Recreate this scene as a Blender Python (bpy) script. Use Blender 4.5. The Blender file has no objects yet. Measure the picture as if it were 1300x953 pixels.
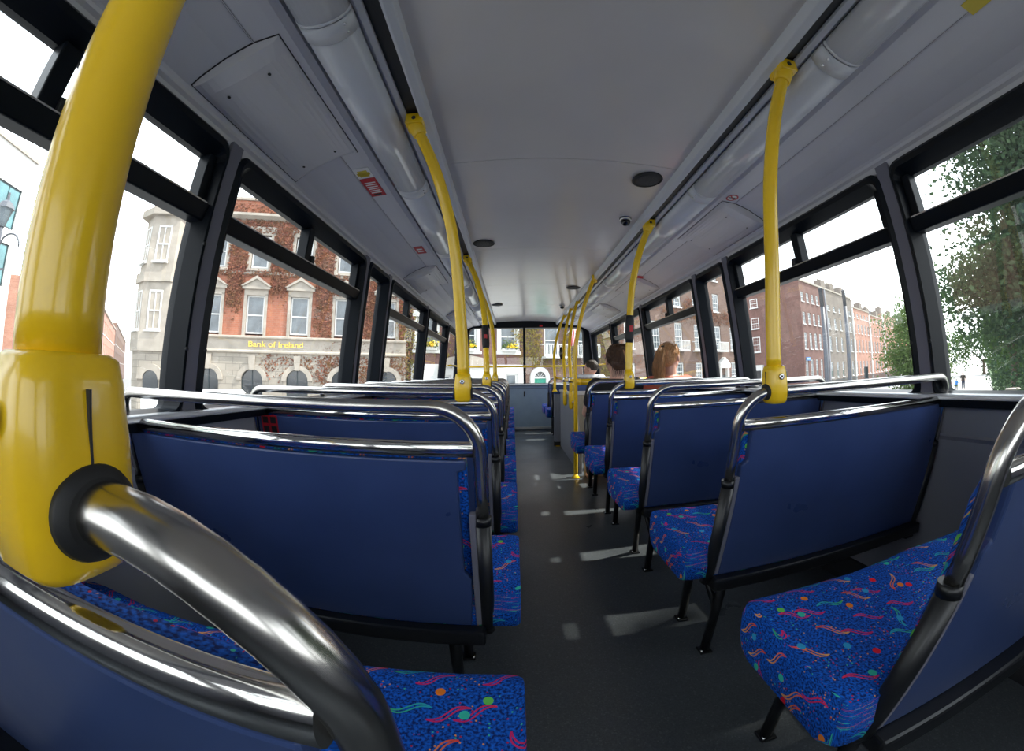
import bpy, bmesh, math, random
from mathutils import Vector, Matrix
sc = bpy.context.scene
COL = sc.collection
PI = math.pi
# ------------------------------------------------------------------ camera, sky, sun, exposure
EYE = 0.9204
cd = bpy.data.cameras.new('camera'); cam = bpy.data.objects.new('camera', cd); COL.objects.link(cam); sc.camera = cam
cd.type = 'PANO'; cd.panorama_type = 'FISHEYE_LENS_POLYNOMIAL'; cd.fisheye_fov = math.radians(200)
cd.sensor_fit = 'HORIZONTAL'; cd.sensor_width = 26.0; cd.sensor_height = 26.0*953/1300
_q = 13.0
cd.fisheye_polynomial_k0 = 0.0; cd.fisheye_polynomial_k1 = -1.35315596/_q; cd.fisheye_polynomial_k2 = 0.0
cd.fisheye_polynomial_k3 = 0.13948967/_q**3; cd.fisheye_polynomial_k4 = 0.0
cd.shift_y = -45.0/953; cd.clip_start = 0.01; cd.clip_end = 2000
_pi, _ya, _ro = (math.radians(a) for a in (5.27203169, 0.07106241, 0.51464487))
_R = Matrix.Rotation(_ya, 3, 'Z') @ Matrix.Rotation(_pi, 3, 'X') @ Matrix.Rotation(_ro, 3, 'Y')
_m = Matrix((_R @ Vector((1, 0, 0)), _R @ Vector((0, 0, 1)), _R @ Vector((0, -1, 0)))).transposed().to_4x4()
_m.translation = (0, 0, EYE); cam.matrix_world = _m
sc.view_settings.view_transform = 'Standard'; sc.view_settings.look = 'None'
sc.view_settings.gamma = 1.0; sc.view_settings.use_curve_mapping = False
sc.view_settings.exposure = 0.0
sc.cycles.use_denoising = True
sc.cycles.max_bounces = 10; sc.cycles.diffuse_bounces = 6; sc.cycles.glossy_bounces = 5; sc.cycles.transparent_max_bounces = 24
sc.cycles.sample_clamp_indirect = 6.0
SKY = 3.7; SUN = 9.5
w = bpy.data.worlds.new('sky'); sc.world = w; w.use_nodes = True
nt = w.node_tree; bg = nt.nodes['Background']
geo = nt.nodes.new('ShaderNodeTexCoord'); sep = nt.nodes.new('ShaderNodeSeparateXYZ'); ramp = nt.nodes.new('ShaderNodeValToRGB')
nt.links.new(geo.outputs['Generated'], sep.inputs[0]); nt.links.new(sep.outputs['Z'], ramp.inputs[0]); nt.links.new(ramp.outputs[0], bg.inputs[0])
ramp.color_ramp.elements[0].color = (0.96, 0.98, 1.0, 1); ramp.color_ramp.elements[1].color = (0.78, 0.87, 1.0, 1)
bg.inputs[1].default_value = SKY
sd = bpy.data.lights.new('sun', 'SUN'); sun = bpy.data.objects.new('sun', sd); COL.objects.link(sun)
sd.energy = SUN; sd.angle = math.radians(0.9); sd.color = (1.0, 0.95, 0.86)
sun.rotation_euler = Vector((0.78, 0.10, 1.0)).to_track_quat('Z', 'Y').to_euler()
sun.location = (20, 3, 25)

# ------------------------------------------------------------------ materials
def nodes_of(name):
    m = bpy.data.materials.new(name); m.use_nodes = True
    return m, m.node_tree, m.node_tree.nodes['Principled BSDF']
def mat(name, col, rough=0.5, metal=0.0, vary=0.0, vscale=8.0, bump=0.0, bscale=60.0, coat=0.0, spec=None, rvary=0.0, stretch=None):
    m, t, b = nodes_of(name)
    b.inputs['Base Color'].default_value = (*col, 1); b.inputs['Roughness'].default_value = rough; b.inputs['Metallic'].default_value = metal
    if coat: b.inputs['Coat Weight'].default_value = coat; b.inputs['Coat Roughness'].default_value = 0.08
    if spec is not None: b.inputs['Specular IOR Level'].default_value = spec
    tc = t.nodes.new('ShaderNodeTexCoord'); src = tc.outputs['Object']
    if stretch:
        mp = t.nodes.new('ShaderNodeMapping'); mp.inputs['Scale'].default_value = stretch; t.links.new(src, mp.inputs[0]); src = mp.outputs[0]
    n = t.nodes.new('ShaderNodeTexNoise'); n.inputs['Scale'].default_value = vscale; n.inputs['Detail'].default_value = 5; t.links.new(src, n.inputs['Vector'])
    if vary:
        r = t.nodes.new('ShaderNodeMapRange'); r.inputs[1].default_value = 0.3; r.inputs[2].default_value = 0.7
        r.inputs[3].default_value = 1-vary; r.inputs[4].default_value = 1+vary; t.links.new(n.outputs[0], r.inputs[0])
        mx = t.nodes.new('ShaderNodeVectorMath'); mx.operation = 'SCALE'; mx.inputs[0].default_value = col; t.links.new(r.outputs[0], mx.inputs['Scale'])
        t.links.new(mx.outputs[0], b.inputs['Base Color'])
    if rvary:
        r = t.nodes.new('ShaderNodeMapRange'); r.inputs[3].default_value = max(0.02, rough-rvary); r.inputs[4].default_value = rough+rvary
        t.links.new(n.outputs[0], r.inputs[0]); t.links.new(r.outputs[0], b.inputs['Roughness'])
    if bump:
        n2 = t.nodes.new('ShaderNodeTexNoise'); n2.inputs['Scale'].default_value = bscale; t.links.new(src, n2.inputs['Vector'])
        bp = t.nodes.new('ShaderNodeBump'); bp.inputs['Strength'].default_value = bump; bp.inputs['Distance'].default_value = 0.01
        t.links.new(n2.outputs[0], bp.inputs['Height']); t.links.new(bp.outputs[0], b.inputs['Normal'])
    return m
def glass_mat(name, tint=(0.93, 0.96, 0.95), refl=1.0, dirt=0.0):
    m = bpy.data.materials.new(name); m.use_nodes = True; t = m.node_tree; t.nodes.clear()
    o = t.nodes.new('ShaderNodeOutputMaterial'); a = t.nodes.new('ShaderNodeBsdfTransparent'); g = t.nodes.new('ShaderNodeBsdfGlossy')
    a.inputs[0].default_value = (*tint, 1); g.inputs['Roughness'].default_value = 0.0; g.inputs[0].default_value = (refl, refl, refl, 1)
    lw = t.nodes.new('ShaderNodeLayerWeight'); lw.inputs[0].default_value = 0.5
    pw = t.nodes.new('ShaderNodeMath'); pw.operation = 'POWER'; pw.inputs[1].default_value = 5.0; t.links.new(lw.outputs['Facing'], pw.inputs[0])
    f = t.nodes.new('ShaderNodeMath'); f.operation = 'MULTIPLY_ADD'; f.inputs[1].default_value = 0.85; f.inputs[2].default_value = 0.05; t.links.new(pw.outputs[0], f.inputs[0])
    x = t.nodes.new('ShaderNodeMixShader'); t.links.new(f.outputs[0], x.inputs[0]); t.links.new(a.outputs[0], x.inputs[1]); t.links.new(g.outputs[0], x.inputs[2])
    last = x.outputs[0]
    if dirt:
        d = t.nodes.new('ShaderNodeBsdfTranslucent'); d.inputs[0].default_value = (0.8, 0.8, 0.8, 1)
        y = t.nodes.new('ShaderNodeMixShader'); y.inputs[0].default_value = dirt; t.links.new(last, y.inputs[1]); t.links.new(d.outputs[0], y.inputs[2]); last = y.outputs[0]
    t.links.new(last, o.inputs[0]); return m
class NX:
    """small helper that writes math nodes"""
    def __init__(s, t): s.t = t
    def m(s, op, *a):
        n = s.t.nodes.new('ShaderNodeMath'); n.operation = op
        for i, v in enumerate(a):
            if isinstance(v, (int, float)): n.inputs[i].default_value = v
            else: s.t.links.new(v, n.inputs[i])
        return n.outputs[0]
    def mix(s, f, a, b):
        n = s.t.nodes.new('ShaderNodeMix'); n.data_type = 'RGBA'
        s.t.links.new(f, n.inputs[0])
        for v, k in ((a, 6), (b, 7)):
            if isinstance(v, tuple): n.inputs[k].default_value = (*v, 1)
            else: s.t.links.new(v, n.inputs[k])
        return n.outputs[2]
    def xyz(s, x, y, z=0.0):
        n = s.t.nodes.new('ShaderNodeCombineXYZ')
        for i, v in enumerate((x, y, z)):
            if isinstance(v, (int, float)): n.inputs[i].default_value = v
            else: s.t.links.new(v, n.inputs[i])
        return n.outputs[0]
    def white(s, vec):
        n = s.t.nodes.new('ShaderNodeTexWhiteNoise'); n.noise_dimensions = '3D'; s.t.links.new(vec, n.inputs['Vector']); return n.outputs
    def ramp(s, f, stops, interp='CONSTANT'):
        n = s.t.nodes.new('ShaderNodeValToRGB'); n.color_ramp.interpolation = interp; e = n.color_ramp.elements
        while len(e) < len(stops): e.new(0.5)
        for i, (p, c) in enumerate(stops): e[i].position = p; e[i].color = (*c, 1)
        s.t.links.new(f, n.inputs[0]); return n.outputs[0]
def moquette():
    m, t, b = nodes_of('patterned moquette'); k = NX(t)
    uv = t.nodes.new('ShaderNodeUVMap'); sp = t.nodes.new('ShaderNodeSeparateXYZ'); t.links.new(uv.outputs[0], sp.inputs[0])
    u, v = sp.outputs[0], sp.outputs[1]
    ns = t.nodes.new('ShaderNodeTexNoise'); ns.inputs['Scale'].default_value = 230; ns.inputs['Detail'].default_value = 2; t.links.new(uv.outputs[0], ns.inputs['Vector'])
    f = k.m('SMOOTH_MAX', k.m('MULTIPLY_ADD', ns.outputs[0], 4.2, -1.6), 0.0, 0.05)
    f = k.m('MINIMUM', f, 1.0)
    col = k.mix(f, (0.003, 0.02, 0.135), (0.006, 0.13, 0.66))
    def vor(scale):
        n = t.nodes.new('ShaderNodeTexVoronoi'); n.voronoi_dimensions = '2D'; n.inputs['Scale'].default_value = scale; t.links.new(uv.outputs[0], n.inputs['Vector'])
        s2 = t.nodes.new('ShaderNodeSeparateColor'); t.links.new(n.outputs['Color'], s2.inputs[0])
        return n.outputs['Distance'], s2.outputs
    # confetti specks, clustered
    d, c = vor(170)
    cl = t.nodes.new('ShaderNodeTexNoise'); cl.inputs['Scale'].default_value = 15; t.links.new(uv.outputs[0], cl.inputs['Vector'])
    on = k.m('MULTIPLY', k.m('LESS_THAN', d, 0.24), k.m('LESS_THAN', c[0], k.m('MULTIPLY_ADD', cl.outputs[0], 1.5, -0.62)))
    col = k.mix(on, col, k.ramp(c[1], [(0, (0.5, 0.02, 0.07)), (0.35, (0.75, 0.3, 0.08)), (0.65, (0.05, 0.5, 0.35)), (0.85, (0.45, 0.02, 0.08))]))
    # squiggles on a jittered staggered grid
    for cw, ch, ox, seed in ((0.098, 0.062, 0.0, 1.0), (0.117, 0.083, 0.031, 7.0)):
        row = k.m('FLOOR', k.m('DIVIDE', v, ch))
        uu = k.m('ADD', k.m('DIVIDE', u, cw), k.m('MULTIPLY_ADD', row, 0.37, ox*10))
        cx = k.m('FLOOR', uu)
        rv = k.white(k.xyz(cx, row, seed)); rc = t.nodes.new('ShaderNodeSeparateColor'); t.links.new(rv[1], rc.inputs[0]); r1, r2, r3 = rc.outputs[0], rc.outputs[1], rc.outputs[2]
        px = k.m('MULTIPLY', k.m('SUBTRACT', k.m('SUBTRACT', uu, cx), k.m('MULTIPLY_ADD', r1, 0.2, 0.4)), cw)
        py = k.m('MULTIPLY', k.m('SUBTRACT', k.m('SUBTRACT', k.m('DIVIDE', v, ch), row), k.m('MULTIPLY_ADD', r3, 0.2, 0.4)), ch)
        ang = k.m('MULTIPLY', k.m('SUBTRACT', k.m('MULTIPLY', k.m('GREATER_THAN', r2, 0.7), 1.5), k.m('MULTIPLY', r1, 0.7)), 1.0)
        ca, sa = k.m('COSINE', ang), k.m('SINE', ang)
        qx = k.m('ADD', k.m('MULTIPLY', px, ca), k.m('MULTIPLY', py, sa)); qy = k.m('SUBTRACT', k.m('MULTIPLY', py, ca), k.m('MULTIPLY', px, sa))
        s = k.m('DIVIDE', qx, 0.031)
        wave = k.m('MULTIPLY', k.m('SINE', k.m('MULTIPLY', s, 3.0)), -0.0055)
        gap = k.m('MULTIPLY', k.m('MAXIMUM', k.m('SUBTRACT', 1.0, k.m('MULTIPLY', s, s)), 0.0), 0.0032)
        dd = k.m('ABSOLUTE', k.m('SUBTRACT', k.m('ABSOLUTE', k.m('SUBTRACT', qy, wave)), gap))
        on = k.m('MULTIPLY', k.m('MULTIPLY', k.m('LESS_THAN', dd, 0.0013), k.m('LESS_THAN', k.m('ABSOLUTE', s), 1.0)), k.m('GREATER_THAN', r3, 0.22))
        warm = k.mix(k.m('MULTIPLY_ADD', s, 0.5, 0.5), (0.75, 0.05, 0.05), (0.8, 0.42, 0.12)); pink = k.mix(k.m('MULTIPLY_ADD', s, 0.5, 0.5), (0.7, 0.03, 0.1), (0.55, 0.02, 0.16))
        teal = k.mix(k.m('MULTIPLY_ADD', s, 0.5, 0.5), (0.02, 0.4, 0.55), (0.05, 0.5, 0.16))
        cc = k.mix(k.m('GREATER_THAN', r1, 0.38), teal, k.mix(k.m('GREATER_THAN', r1, 0.7), pink, warm))
        col = k.mix(on, col, cc)
    d, c = vor(13)
    on = k.m('MULTIPLY', k.m('LESS_THAN', d, 0.095), k.m('GREATER_THAN', c[2], 0.2))
    col = k.mix(on, col, k.ramp(c[0], [(0, (0.8, 0.01, 0.03)), (0.3, (0.04, 0.55, 0.4)), (0.52, (0.03, 0.35, 0.65)), (0.72, (0.85, 0.22, 0.02)), (0.86, (0.15, 0.6, 0.1))]))
    t.links.new(col, b.inputs['Base Color']); b.inputs['Roughness'].default_value = 0.85; b.inputs['Sheen Weight'].default_value = 0.0; b.inputs['Specular IOR Level'].default_value = 0.2
    bp = t.nodes.new('ShaderNodeBump'); bp.inputs['Strength'].default_value = 0.3; bp.inputs['Distance'].default_value = 0.002; t.links.new(ns.outputs[0], bp.inputs['Height']); t.links.new(bp.outputs[0], b.inputs['Normal'])
    return m
def floor_mat():
    m, t, b = nodes_of('speckled vinyl floor'); k = NX(t); tc = t.nodes.new('ShaderNodeTexCoord')
    v = t.nodes.new('ShaderNodeTexVoronoi'); v.inputs['Scale'].default_value = 260; t.links.new(tc.outputs['Object'], v.inputs['Vector'])
    s2 = t.nodes.new('ShaderNodeSeparateColor'); t.links.new(v.outputs['Color'], s2.inputs[0])
    c = k.ramp(s2.outputs[0], [(0, (0.06, 0.068, 0.074)), (0.35, (0.073, 0.082, 0.089)), (0.75, (0.085, 0.095, 0.102)), (0.96, (0.12, 0.13, 0.133))])
    n = t.nodes.new('ShaderNodeTexNoise'); n.inputs['Scale'].default_value = 3; n.inputs['Detail'].default_value = 6; t.links.new(tc.outputs['Object'], n.inputs['Vector'])
    c2 = k.mix(k.m('MULTIPLY', n.outputs[0], 0.35), c, (0.05, 0.055, 0.058))
    t.links.new(c2, b.inputs['Base Color']); t.links.new(k.m('MULTIPLY_ADD', n.outputs[0], 0.25, 0.2), b.inputs['Roughness'])
    return m
def brick_mat(name, c1, c2, mortar, sx=4.4, rough=0.9, bw=0.5, rh=0.25, ms=0.02):
    m, t, b = nodes_of(name); tc = t.nodes.new('ShaderNodeTexCoord'); k = NX(t)
    sp = t.nodes.new('ShaderNodeSeparateXYZ'); t.links.new(tc.outputs['Object'], sp.inputs[0])
    br = t.nodes.new('ShaderNodeTexBrick'); t.links.new(k.xyz(k.m('ADD', sp.outputs[0], sp.outputs[1]), sp.outputs[2]), br.inputs['Vector'])
    br.inputs['Color1'].default_value = (*c1, 1); br.inputs['Color2'].default_value = (*c2, 1); br.inputs['Mortar'].default_value = (*mortar, 1)
    br.inputs['Scale'].default_value = sx; br.inputs['Mortar Size'].default_value = ms; br.inputs['Brick Width'].default_value = bw; br.inputs['Row Height'].default_value = rh
    n = t.nodes.new('ShaderNodeTexNoise'); n.inputs['Scale'].default_value = 0.7; n.inputs['Detail'].default_value = 6; t.links.new(tc.outputs['Object'], n.inputs['Vector'])
    sc_ = t.nodes.new('ShaderNodeVectorMath'); sc_.operation = 'SCALE'; t.links.new(br.outputs[0], sc_.inputs[0]); t.links.new(k.m('MULTIPLY_ADD', n.outputs[0], 0.8, 0.6), sc_.inputs['Scale'])
    t.links.new(sc_.outputs[0], b.inputs['Base Color']); b.inputs['Roughness'].default_value = rough
    return m
def leaf_mat(name, ca, cb, trans=0.35):
    m = bpy.data.materials.new(name); m.use_nodes = True; t = m.node_tree; t.nodes.clear(); k = NX(t)
    o = t.nodes.new('ShaderNodeOutputMaterial'); d = t.nodes.new('ShaderNodeBsdfDiffuse'); tr = t.nodes.new('ShaderNodeBsdfTranslucent'); x = t.nodes.new('ShaderNodeMixShader')
    tc = t.nodes.new('ShaderNodeTexCoord'); n = t.nodes.new('ShaderNodeTexNoise'); n.inputs['Scale'].default_value = 2.2; n.inputs['Detail'].default_value = 6; n.inputs['Roughness'].default_value = 0.8; t.links.new(tc.outputs['Object'], n.inputs['Vector'])
    c = k.ramp(n.outputs[0], [(0.35, ca), (0.65, cb)], 'LINEAR')
    t.links.new(c, d.inputs[0]); t.links.new(c, tr.inputs[0]); x.inputs[0].default_value = trans
    t.links.new(d.outputs[0], x.inputs[1]); t.links.new(tr.outputs[0], x.inputs[2]); t.links.new(x.outputs[0], o.inputs[0]); return m

M = {}
M['yellow'] = mat('yellow powder coat', (0.90, 0.575, 0.012), 0.26, coat=0.35)
M['chrome'] = mat('polished stainless', (0.70, 0.69, 0.67), 0.12, 1.0, rvary=0.05, vscale=25)
M['brushed'] = mat('worn stainless rail', (0.56, 0.54, 0.51), 0.22, 1.0, rvary=0.06, vscale=18)
M['black'] = mat('black tube', (0.006, 0.007, 0.009), 0.35)
M['rubber'] = mat('black rubber', (0.012, 0.013, 0.015), 0.6)
M['navy'] = mat('navy seat shell', (0.036, 0.062, 0.168), 0.3, vary=0.12, vscale=5, rvary=0.08)
M['moq'] = moquette()
M['floor'] = floor_mat()
M['ceil'] = mat('ceiling laminate', (0.68, 0.655, 0.64), 0.2, spec=0.7, vary=0.05, vscale=2, rvary=0.05)
M['cove'] = mat('grey white coving', (0.60, 0.60, 0.645), 0.38, vary=0.03, vscale=3)
M['hatch'] = mat('hatch moulding', (0.62, 0.615, 0.64), 0.4)
M['groove'] = mat('shadow gap', (0.03, 0.03, 0.035), 0.7)
M['track'] = mat('dark track', (0.02, 0.022, 0.025), 0.45)
M['alu'] = mat('satin aluminium', (0.55, 0.55, 0.54), 0.3, 1.0)
M['frame'] = mat('black window rubber', (0.003, 0.0055, 0.0095), 0.36, spec=0.16)
M['post'] = mat('grey pillar', (0.17, 0.17, 0.21), 0.5, spec=0.3)
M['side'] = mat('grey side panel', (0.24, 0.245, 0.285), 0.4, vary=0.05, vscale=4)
M['sideleft'] = mat('grey side panel lit tone', (0.40, 0.405, 0.44), 0.45, vary=0.05, vscale=4)  # side panel grey lightened for the left wall, imitating light from the windows opposite
M['sill'] = mat('sill capping', (0.62, 0.63, 0.65), 0.3, 0.35)
M['dash'] = mat('blue grey dash', (0.23, 0.30, 0.37), 0.45, vary=0.05)
M['ribbed'] = mat('stair panel grey', (0.26, 0.27, 0.31), 0.5, vary=0.15, vscale=60, stretch=(8, 8, 0.2))
M['ribtan'] = mat('stair panel tan', (0.42, 0.36, 0.27), 0.5, vary=0.2, vscale=60, stretch=(8, 8, 0.2))
M['cover'] = mat('light cover', (0.62, 0.64, 0.69), 0.22, coat=0.25)
M['coverend'] = mat('light cover band', (0.62, 0.64, 0.68), 0.3)
M['glass'] = glass_mat('side window glass', dirt=0.012)
M['red'] = mat('red sticker', (0.5, 0.01, 0.02), 0.4)
M['ylw'] = mat('yellow sticker', (0.65, 0.5, 0.03), 0.4)
M['white'] = mat('white paint', (0.8, 0.8, 0.78), 0.5)
M['speaker'] = mat('speaker mesh', (0.02, 0.021, 0.024), 0.6, bump=0.4, bscale=500)
M['lens'] = mat('dark dome', (0.01, 0.01, 0.012), 0.1)
M['steel'] = mat('screw', (0.6, 0.6, 0.6), 0.25, 1.0)
M['skin'] = mat('skin', (0.62, 0.36, 0.27), 0.5, vary=0.06)
M['hairbrown'] = mat('brown hair', (0.085, 0.04, 0.02), 0.45, vary=0.6, vscale=35, stretch=(6, 6, 0.6), bump=0.6, bscale=60)
M['hairred'] = mat('strawberry blonde hair', (0.48, 0.24, 0.10), 0.42, vary=0.4, vscale=35, stretch=(6, 6, 0.6), bump=0.6, bscale=60)
M['hairdark'] = mat('dark hair', (0.03, 0.018, 0.012), 0.5, vary=0.4, vscale=60, bump=0.6, bscale=80)
M['clothblack'] = mat('black top', (0.01, 0.01, 0.013), 0.8)
M['clothcoral'] = mat('coral top', (0.62, 0.13, 0.08), 0.8)
M['clothpale'] = mat('pale striped shirt', (0.6, 0.62, 0.66), 0.8)
M['jeans'] = mat('dark trousers', (0.02, 0.03, 0.06), 0.85)
# outside
M['brick'] = brick_mat('red brick', (0.36, 0.125, 0.07), (0.29, 0.095, 0.052), (0.30, 0.17, 0.12), 2.2)
M['brickbrown'] = brick_mat('brown brick', (0.15, 0.09, 0.068), (0.115, 0.066, 0.052), (0.16, 0.115, 0.092), 2.2)
M['brickdark'] = brick_mat('plum brick', (0.165, 0.08, 0.065), (0.125, 0.058, 0.048), (0.15, 0.095, 0.08), 2.2)
M['brickgrey'] = brick_mat('grey brick', (0.19, 0.16, 0.135), (0.155, 0.125, 0.105), (0.19, 0.17, 0.15), 2.2)
M['brickpink'] = brick_mat('orange brick', (0.38, 0.19, 0.135), (0.32, 0.15, 0.105), (0.35, 0.23, 0.18), 2.2)
M['stone'] = brick_mat('ashlar stone', (0.36, 0.32, 0.27), (0.31, 0.275, 0.23), (0.18, 0.155, 0.13), 1.0, 0.85, 0.8, 0.36, 0.012)
M['stonetrim'] = mat('stone trim', (0.34, 0.30, 0.255), 0.8, vary=0.15, vscale=2)
M['render'] = mat('white render', (0.62, 0.62, 0.60), 0.7, vary=0.04)
M['wframe'] = mat('white sash', (0.62, 0.62, 0.61), 0.5)
M['wglass'] = mat('sash glass', (0.08, 0.10, 0.115), 0.06, 0.0, spec=1.0, vary=0.5, vscale=1.5)
M['wdark'] = mat('dark glass', (0.03, 0.035, 0.04), 0.08, spec=0.8)
M['teal'] = mat('teal glass', (0.07, 0.18, 0.20), 0.06, spec=1.0, vary=0.3, vscale=1)
M['gold'] = mat('gilt letters', (0.80, 0.52, 0.10), 0.3, 0.4)
M['slate'] = mat('slate roof', (0.2, 0.2, 0.22), 0.7)
M['green'] = mat('green door', (0.02, 0.25, 0.17), 0.4)
M['tarmac'] = mat('pale tarmac', (0.20, 0.20, 0.20), 0.85, vary=0.1, vscale=1.5)
M['paving'] = mat('pale paving', (0.34, 0.335, 0.32), 0.85, vary=0.08, vscale=2)
M['grass'] = mat('lawn', (0.05, 0.10, 0.03), 0.9, vary=0.2, vscale=2)
M['iron'] = mat('painted iron', (0.02, 0.035, 0.04), 0.45)
M['greypost'] = mat('grey lamp post', (0.07, 0.075, 0.09), 0.45)
M['leaf'] = leaf_mat('tree leaves', (0.03, 0.065, 0.018), (0.09, 0.15, 0.045))
M['leafpale'] = leaf_mat('pale tree leaves', (0.06, 0.105, 0.03), (0.15, 0.22, 0.07))
M['leafdark'] = leaf_mat('dark tree leaves', (0.022, 0.048, 0.026), (0.085, 0.135, 0.065), 0.4)
M['ivyred'] = leaf_mat('red ivy leaves', (0.23, 0.085, 0.06), (0.16, 0.09, 0.045), 0.15)
M['ivygold'] = leaf_mat('golden ivy leaves', (0.25, 0.165, 0.045), (0.15, 0.15, 0.04), 0.15)
M['bark'] = mat('bark', (0.09, 0.065, 0.045), 0.9, vary=0.3, vscale=12, bump=0.5, bscale=20)
M['flower'] = mat('yellow flowers', (0.85, 0.6, 0.02), 0.7)
M['carwhite'] = mat('white van paint', (0.78, 0.79, 0.8), 0.25, coat=0.5)
M['carsilver'] = mat('silver car paint', (0.55, 0.57, 0.6), 0.25, 0.3, coat=0.5)
M['blue'] = mat('blue cloth', (0.03, 0.2, 0.55), 0.8)
M['pink'] = mat('pink cloth', (0.6, 0.12, 0.2), 0.8)
M['signblue'] = mat('street sign blue', (0.05, 0.2, 0.5), 0.4)

# ------------------------------------------------------------------ mesh helpers
class MB:
    def __init__(s): s.v = []; s.f = []; s.uv = {}; s.sm = []
    def add(s, vs, fs, smooth=False, uvs=None):
        o = len(s.v); s.v += [tuple(p) for p in vs]
        for i, f in enumerate(fs):
            s.f.append(tuple(o+j for j in f)); s.sm.append(smooth)
            if uvs: s.uv[len(s.f)-1] = [uvs[j] for j in f]
    def box(s, x0, x1, y0, y1, z0, z1, mtx=None):
        vs = [Vector((x, y, z)) for x in (x0, x1) for y in (y0, y1) for z in (z0, z1)]
        if mtx: vs = [mtx @ p for p in vs]
        s.add(vs, [(0, 1, 3, 2), (4, 6, 7, 5), (0, 4, 5, 1), (2, 3, 7, 6), (0, 2, 6, 4), (1, 5, 7, 3)]); return s
    def tube(s, pts, r, n=12, caps=True, flat=1.0, smooth=True):
        pts = [Vector(p) for p in pts]; N = len(pts); rr = r if isinstance(r, (list, tuple)) else [r]*N
        t0 = (pts[1]-pts[0]).normalized(); a = Vector((0, 0, 1)) if abs(t0.z) < 0.9 else Vector((0, 1, 0)); a = (a - t0*a.dot(t0)).normalized()
        vs = []
        for i, p in enumerate(pts):
            t = ((pts[min(i+1, N-1)]-p).normalized() + (p-pts[max(i-1, 0)]).normalized()).normalized() if 0 < i < N-1 else ((pts[1]-pts[0]) if i == 0 else (pts[-1]-pts[-2])).normalized()
            a = (a - t*a.dot(t)).normalized(); b = t.cross(a)
            for j in range(n):
                th = 2*PI*j/n; vs.append(p + a*math.cos(th)*rr[i] + b*math.sin(th)*rr[i]*flat)
        fs = [(i*n+j, i*n+(j+1) % n, (i+1)*n+(j+1) % n, (i+1)*n+j) for i in range(N-1) for j in range(n)]
        s.add(vs, fs, smooth)
        if caps: s.add(vs[:n], [tuple(range(n))[::-1]]); s.add(vs[-n:], [tuple(range(n))])
        return s
    def lathe(s, prof, c, n=20, axis='Z', smooth=True, sx=1.0, sy=1.0):
        c = Vector(c); vs = []
        for r, h in prof:
            for j in range(n):
                x, y = r*math.cos(2*PI*j/n)*sx, r*math.sin(2*PI*j/n)*sy
                vs.append(c + {'Z': Vector((x, y, h)), 'Y': Vector((x, h, y)), 'X': Vector((h, x, y))}[axis])
        fs = [(i*n+j, i*n+(j+1) % n, (i+1)*n+(j+1) % n, (i+1)*n+j) for i in range(len(prof)-1) for j in range(n)]
        s.add(vs, fs, smooth); k = len(prof)-1
        s.add([vs[j] for j in range(n)], [tuple(range(n))[::-1]]); s.add([vs[k*n+j] for j in range(n)], [tuple(range(n))]); return s
    def prism(s, poly, d0, d1, fn, smooth=False):
        """poly: 2D points, extruded between d0 and d1; fn(a, b, d) -> 3D"""
        n = len(poly); vs = [fn(a, b, d0) for a, b in poly]+[fn(a, b, d1) for a, b in poly]
        s.add(vs, [(i, (i+1) % n, n+(i+1) % n, n+i) for i in range(n)], smooth); s.add(vs[:n], [tuple(range(n))[::-1]]); s.add(vs[n:], [tuple(range(n))]); return s
    def loft(s, rings, smooth=True, uv=None, closed=True, caps=True):
        n = len(rings[0]); vs = [p for r in rings for p in r]; us = [q for r in uv for q in r] if uv else None
        rng = range(n) if closed else range(n-1)
        fs = [(i*n+j, i*n+(j+1) % n, (i+1)*n+(j+1) % n, (i+1)*n+j) for i in range(len(rings)-1) for j in rng]
        s.add(vs, fs, smooth, us)
        if caps:
            s.add(rings[0], [tuple(range(n))[::-1]], smooth, uv[0] if uv else None); s.add(rings[-1], [tuple(range(n))], smooth, uv[-1] if uv else None)
        return s
    def ell(s, c, r, n=16, m=10, mtx=None):
        vs = []
        for i in range(m+1):
            a = PI*i/m
            for j in range(n):
                p = Vector((r[0]*math.sin(a)*math.cos(2*PI*j/n), r[1]*math.sin(a)*math.sin(2*PI*j/n), r[2]*math.cos(a)))
                vs.append((mtx @ p if mtx else p)+Vector(c))
        s.add(vs, [(i*n+j, (i+1)*n+j, (i+1)*n+(j+1) % n, i*n+(j+1) % n) for i in range(m) for j in range(n)], True); return s
    def build(s, name, m, parent=None, bevel=0.0, seg=2, mtx=None, fix=True):
        me = bpy.data.meshes.new(name); vs = [mtx @ Vector(p) for p in s.v] if mtx else s.v
        me.from_pydata([tuple(p) for p in vs], [], s.f); me.polygons.foreach_set('use_smooth', s.sm)
        if s.uv:
            l = me.uv_layers.new(name='UVMap')
            for pi, q in s.uv.items():
                for k, li in enumerate(me.polygons[pi].loop_indices): l.data[li].uv = q[k]
        if fix:
            b = bmesh.new(); b.from_mesh(me); bmesh.ops.remove_doubles(b, verts=b.verts, dist=1e-6); bmesh.ops.recalc_face_normals(b, faces=b.faces); b.to_mesh(me); b.free()
        me.materials.append(M[m] if isinstance(m, str) else m)
        o = bpy.data.objects.new(name, me); COL.objects.link(o)
        if parent: o.parent = parent
        if bevel:
            q = o.modifiers.new('bevel', 'BEVEL'); q.width = bevel; q.segments = seg; q.limit_method = 'ANGLE'; q.angle_limit = math.radians(40)
        return o
def tag(o, label=None, cat=None, group=None, kind=None):
    if label: o['label'] = label
    if cat: o['category'] = cat
    if group: o['group'] = group
    if kind: o['kind'] = kind
    return o
def empty(name, loc=(0, 0, 0), label=None, cat=None, group=None, rz=0.0, kind=None):
    o = bpy.data.objects.new(name, None); COL.objects.link(o); o.location = loc; o.rotation_euler.z = rz; o.empty_display_size = 0.1
    return tag(o, label, cat, group, kind)
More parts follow.
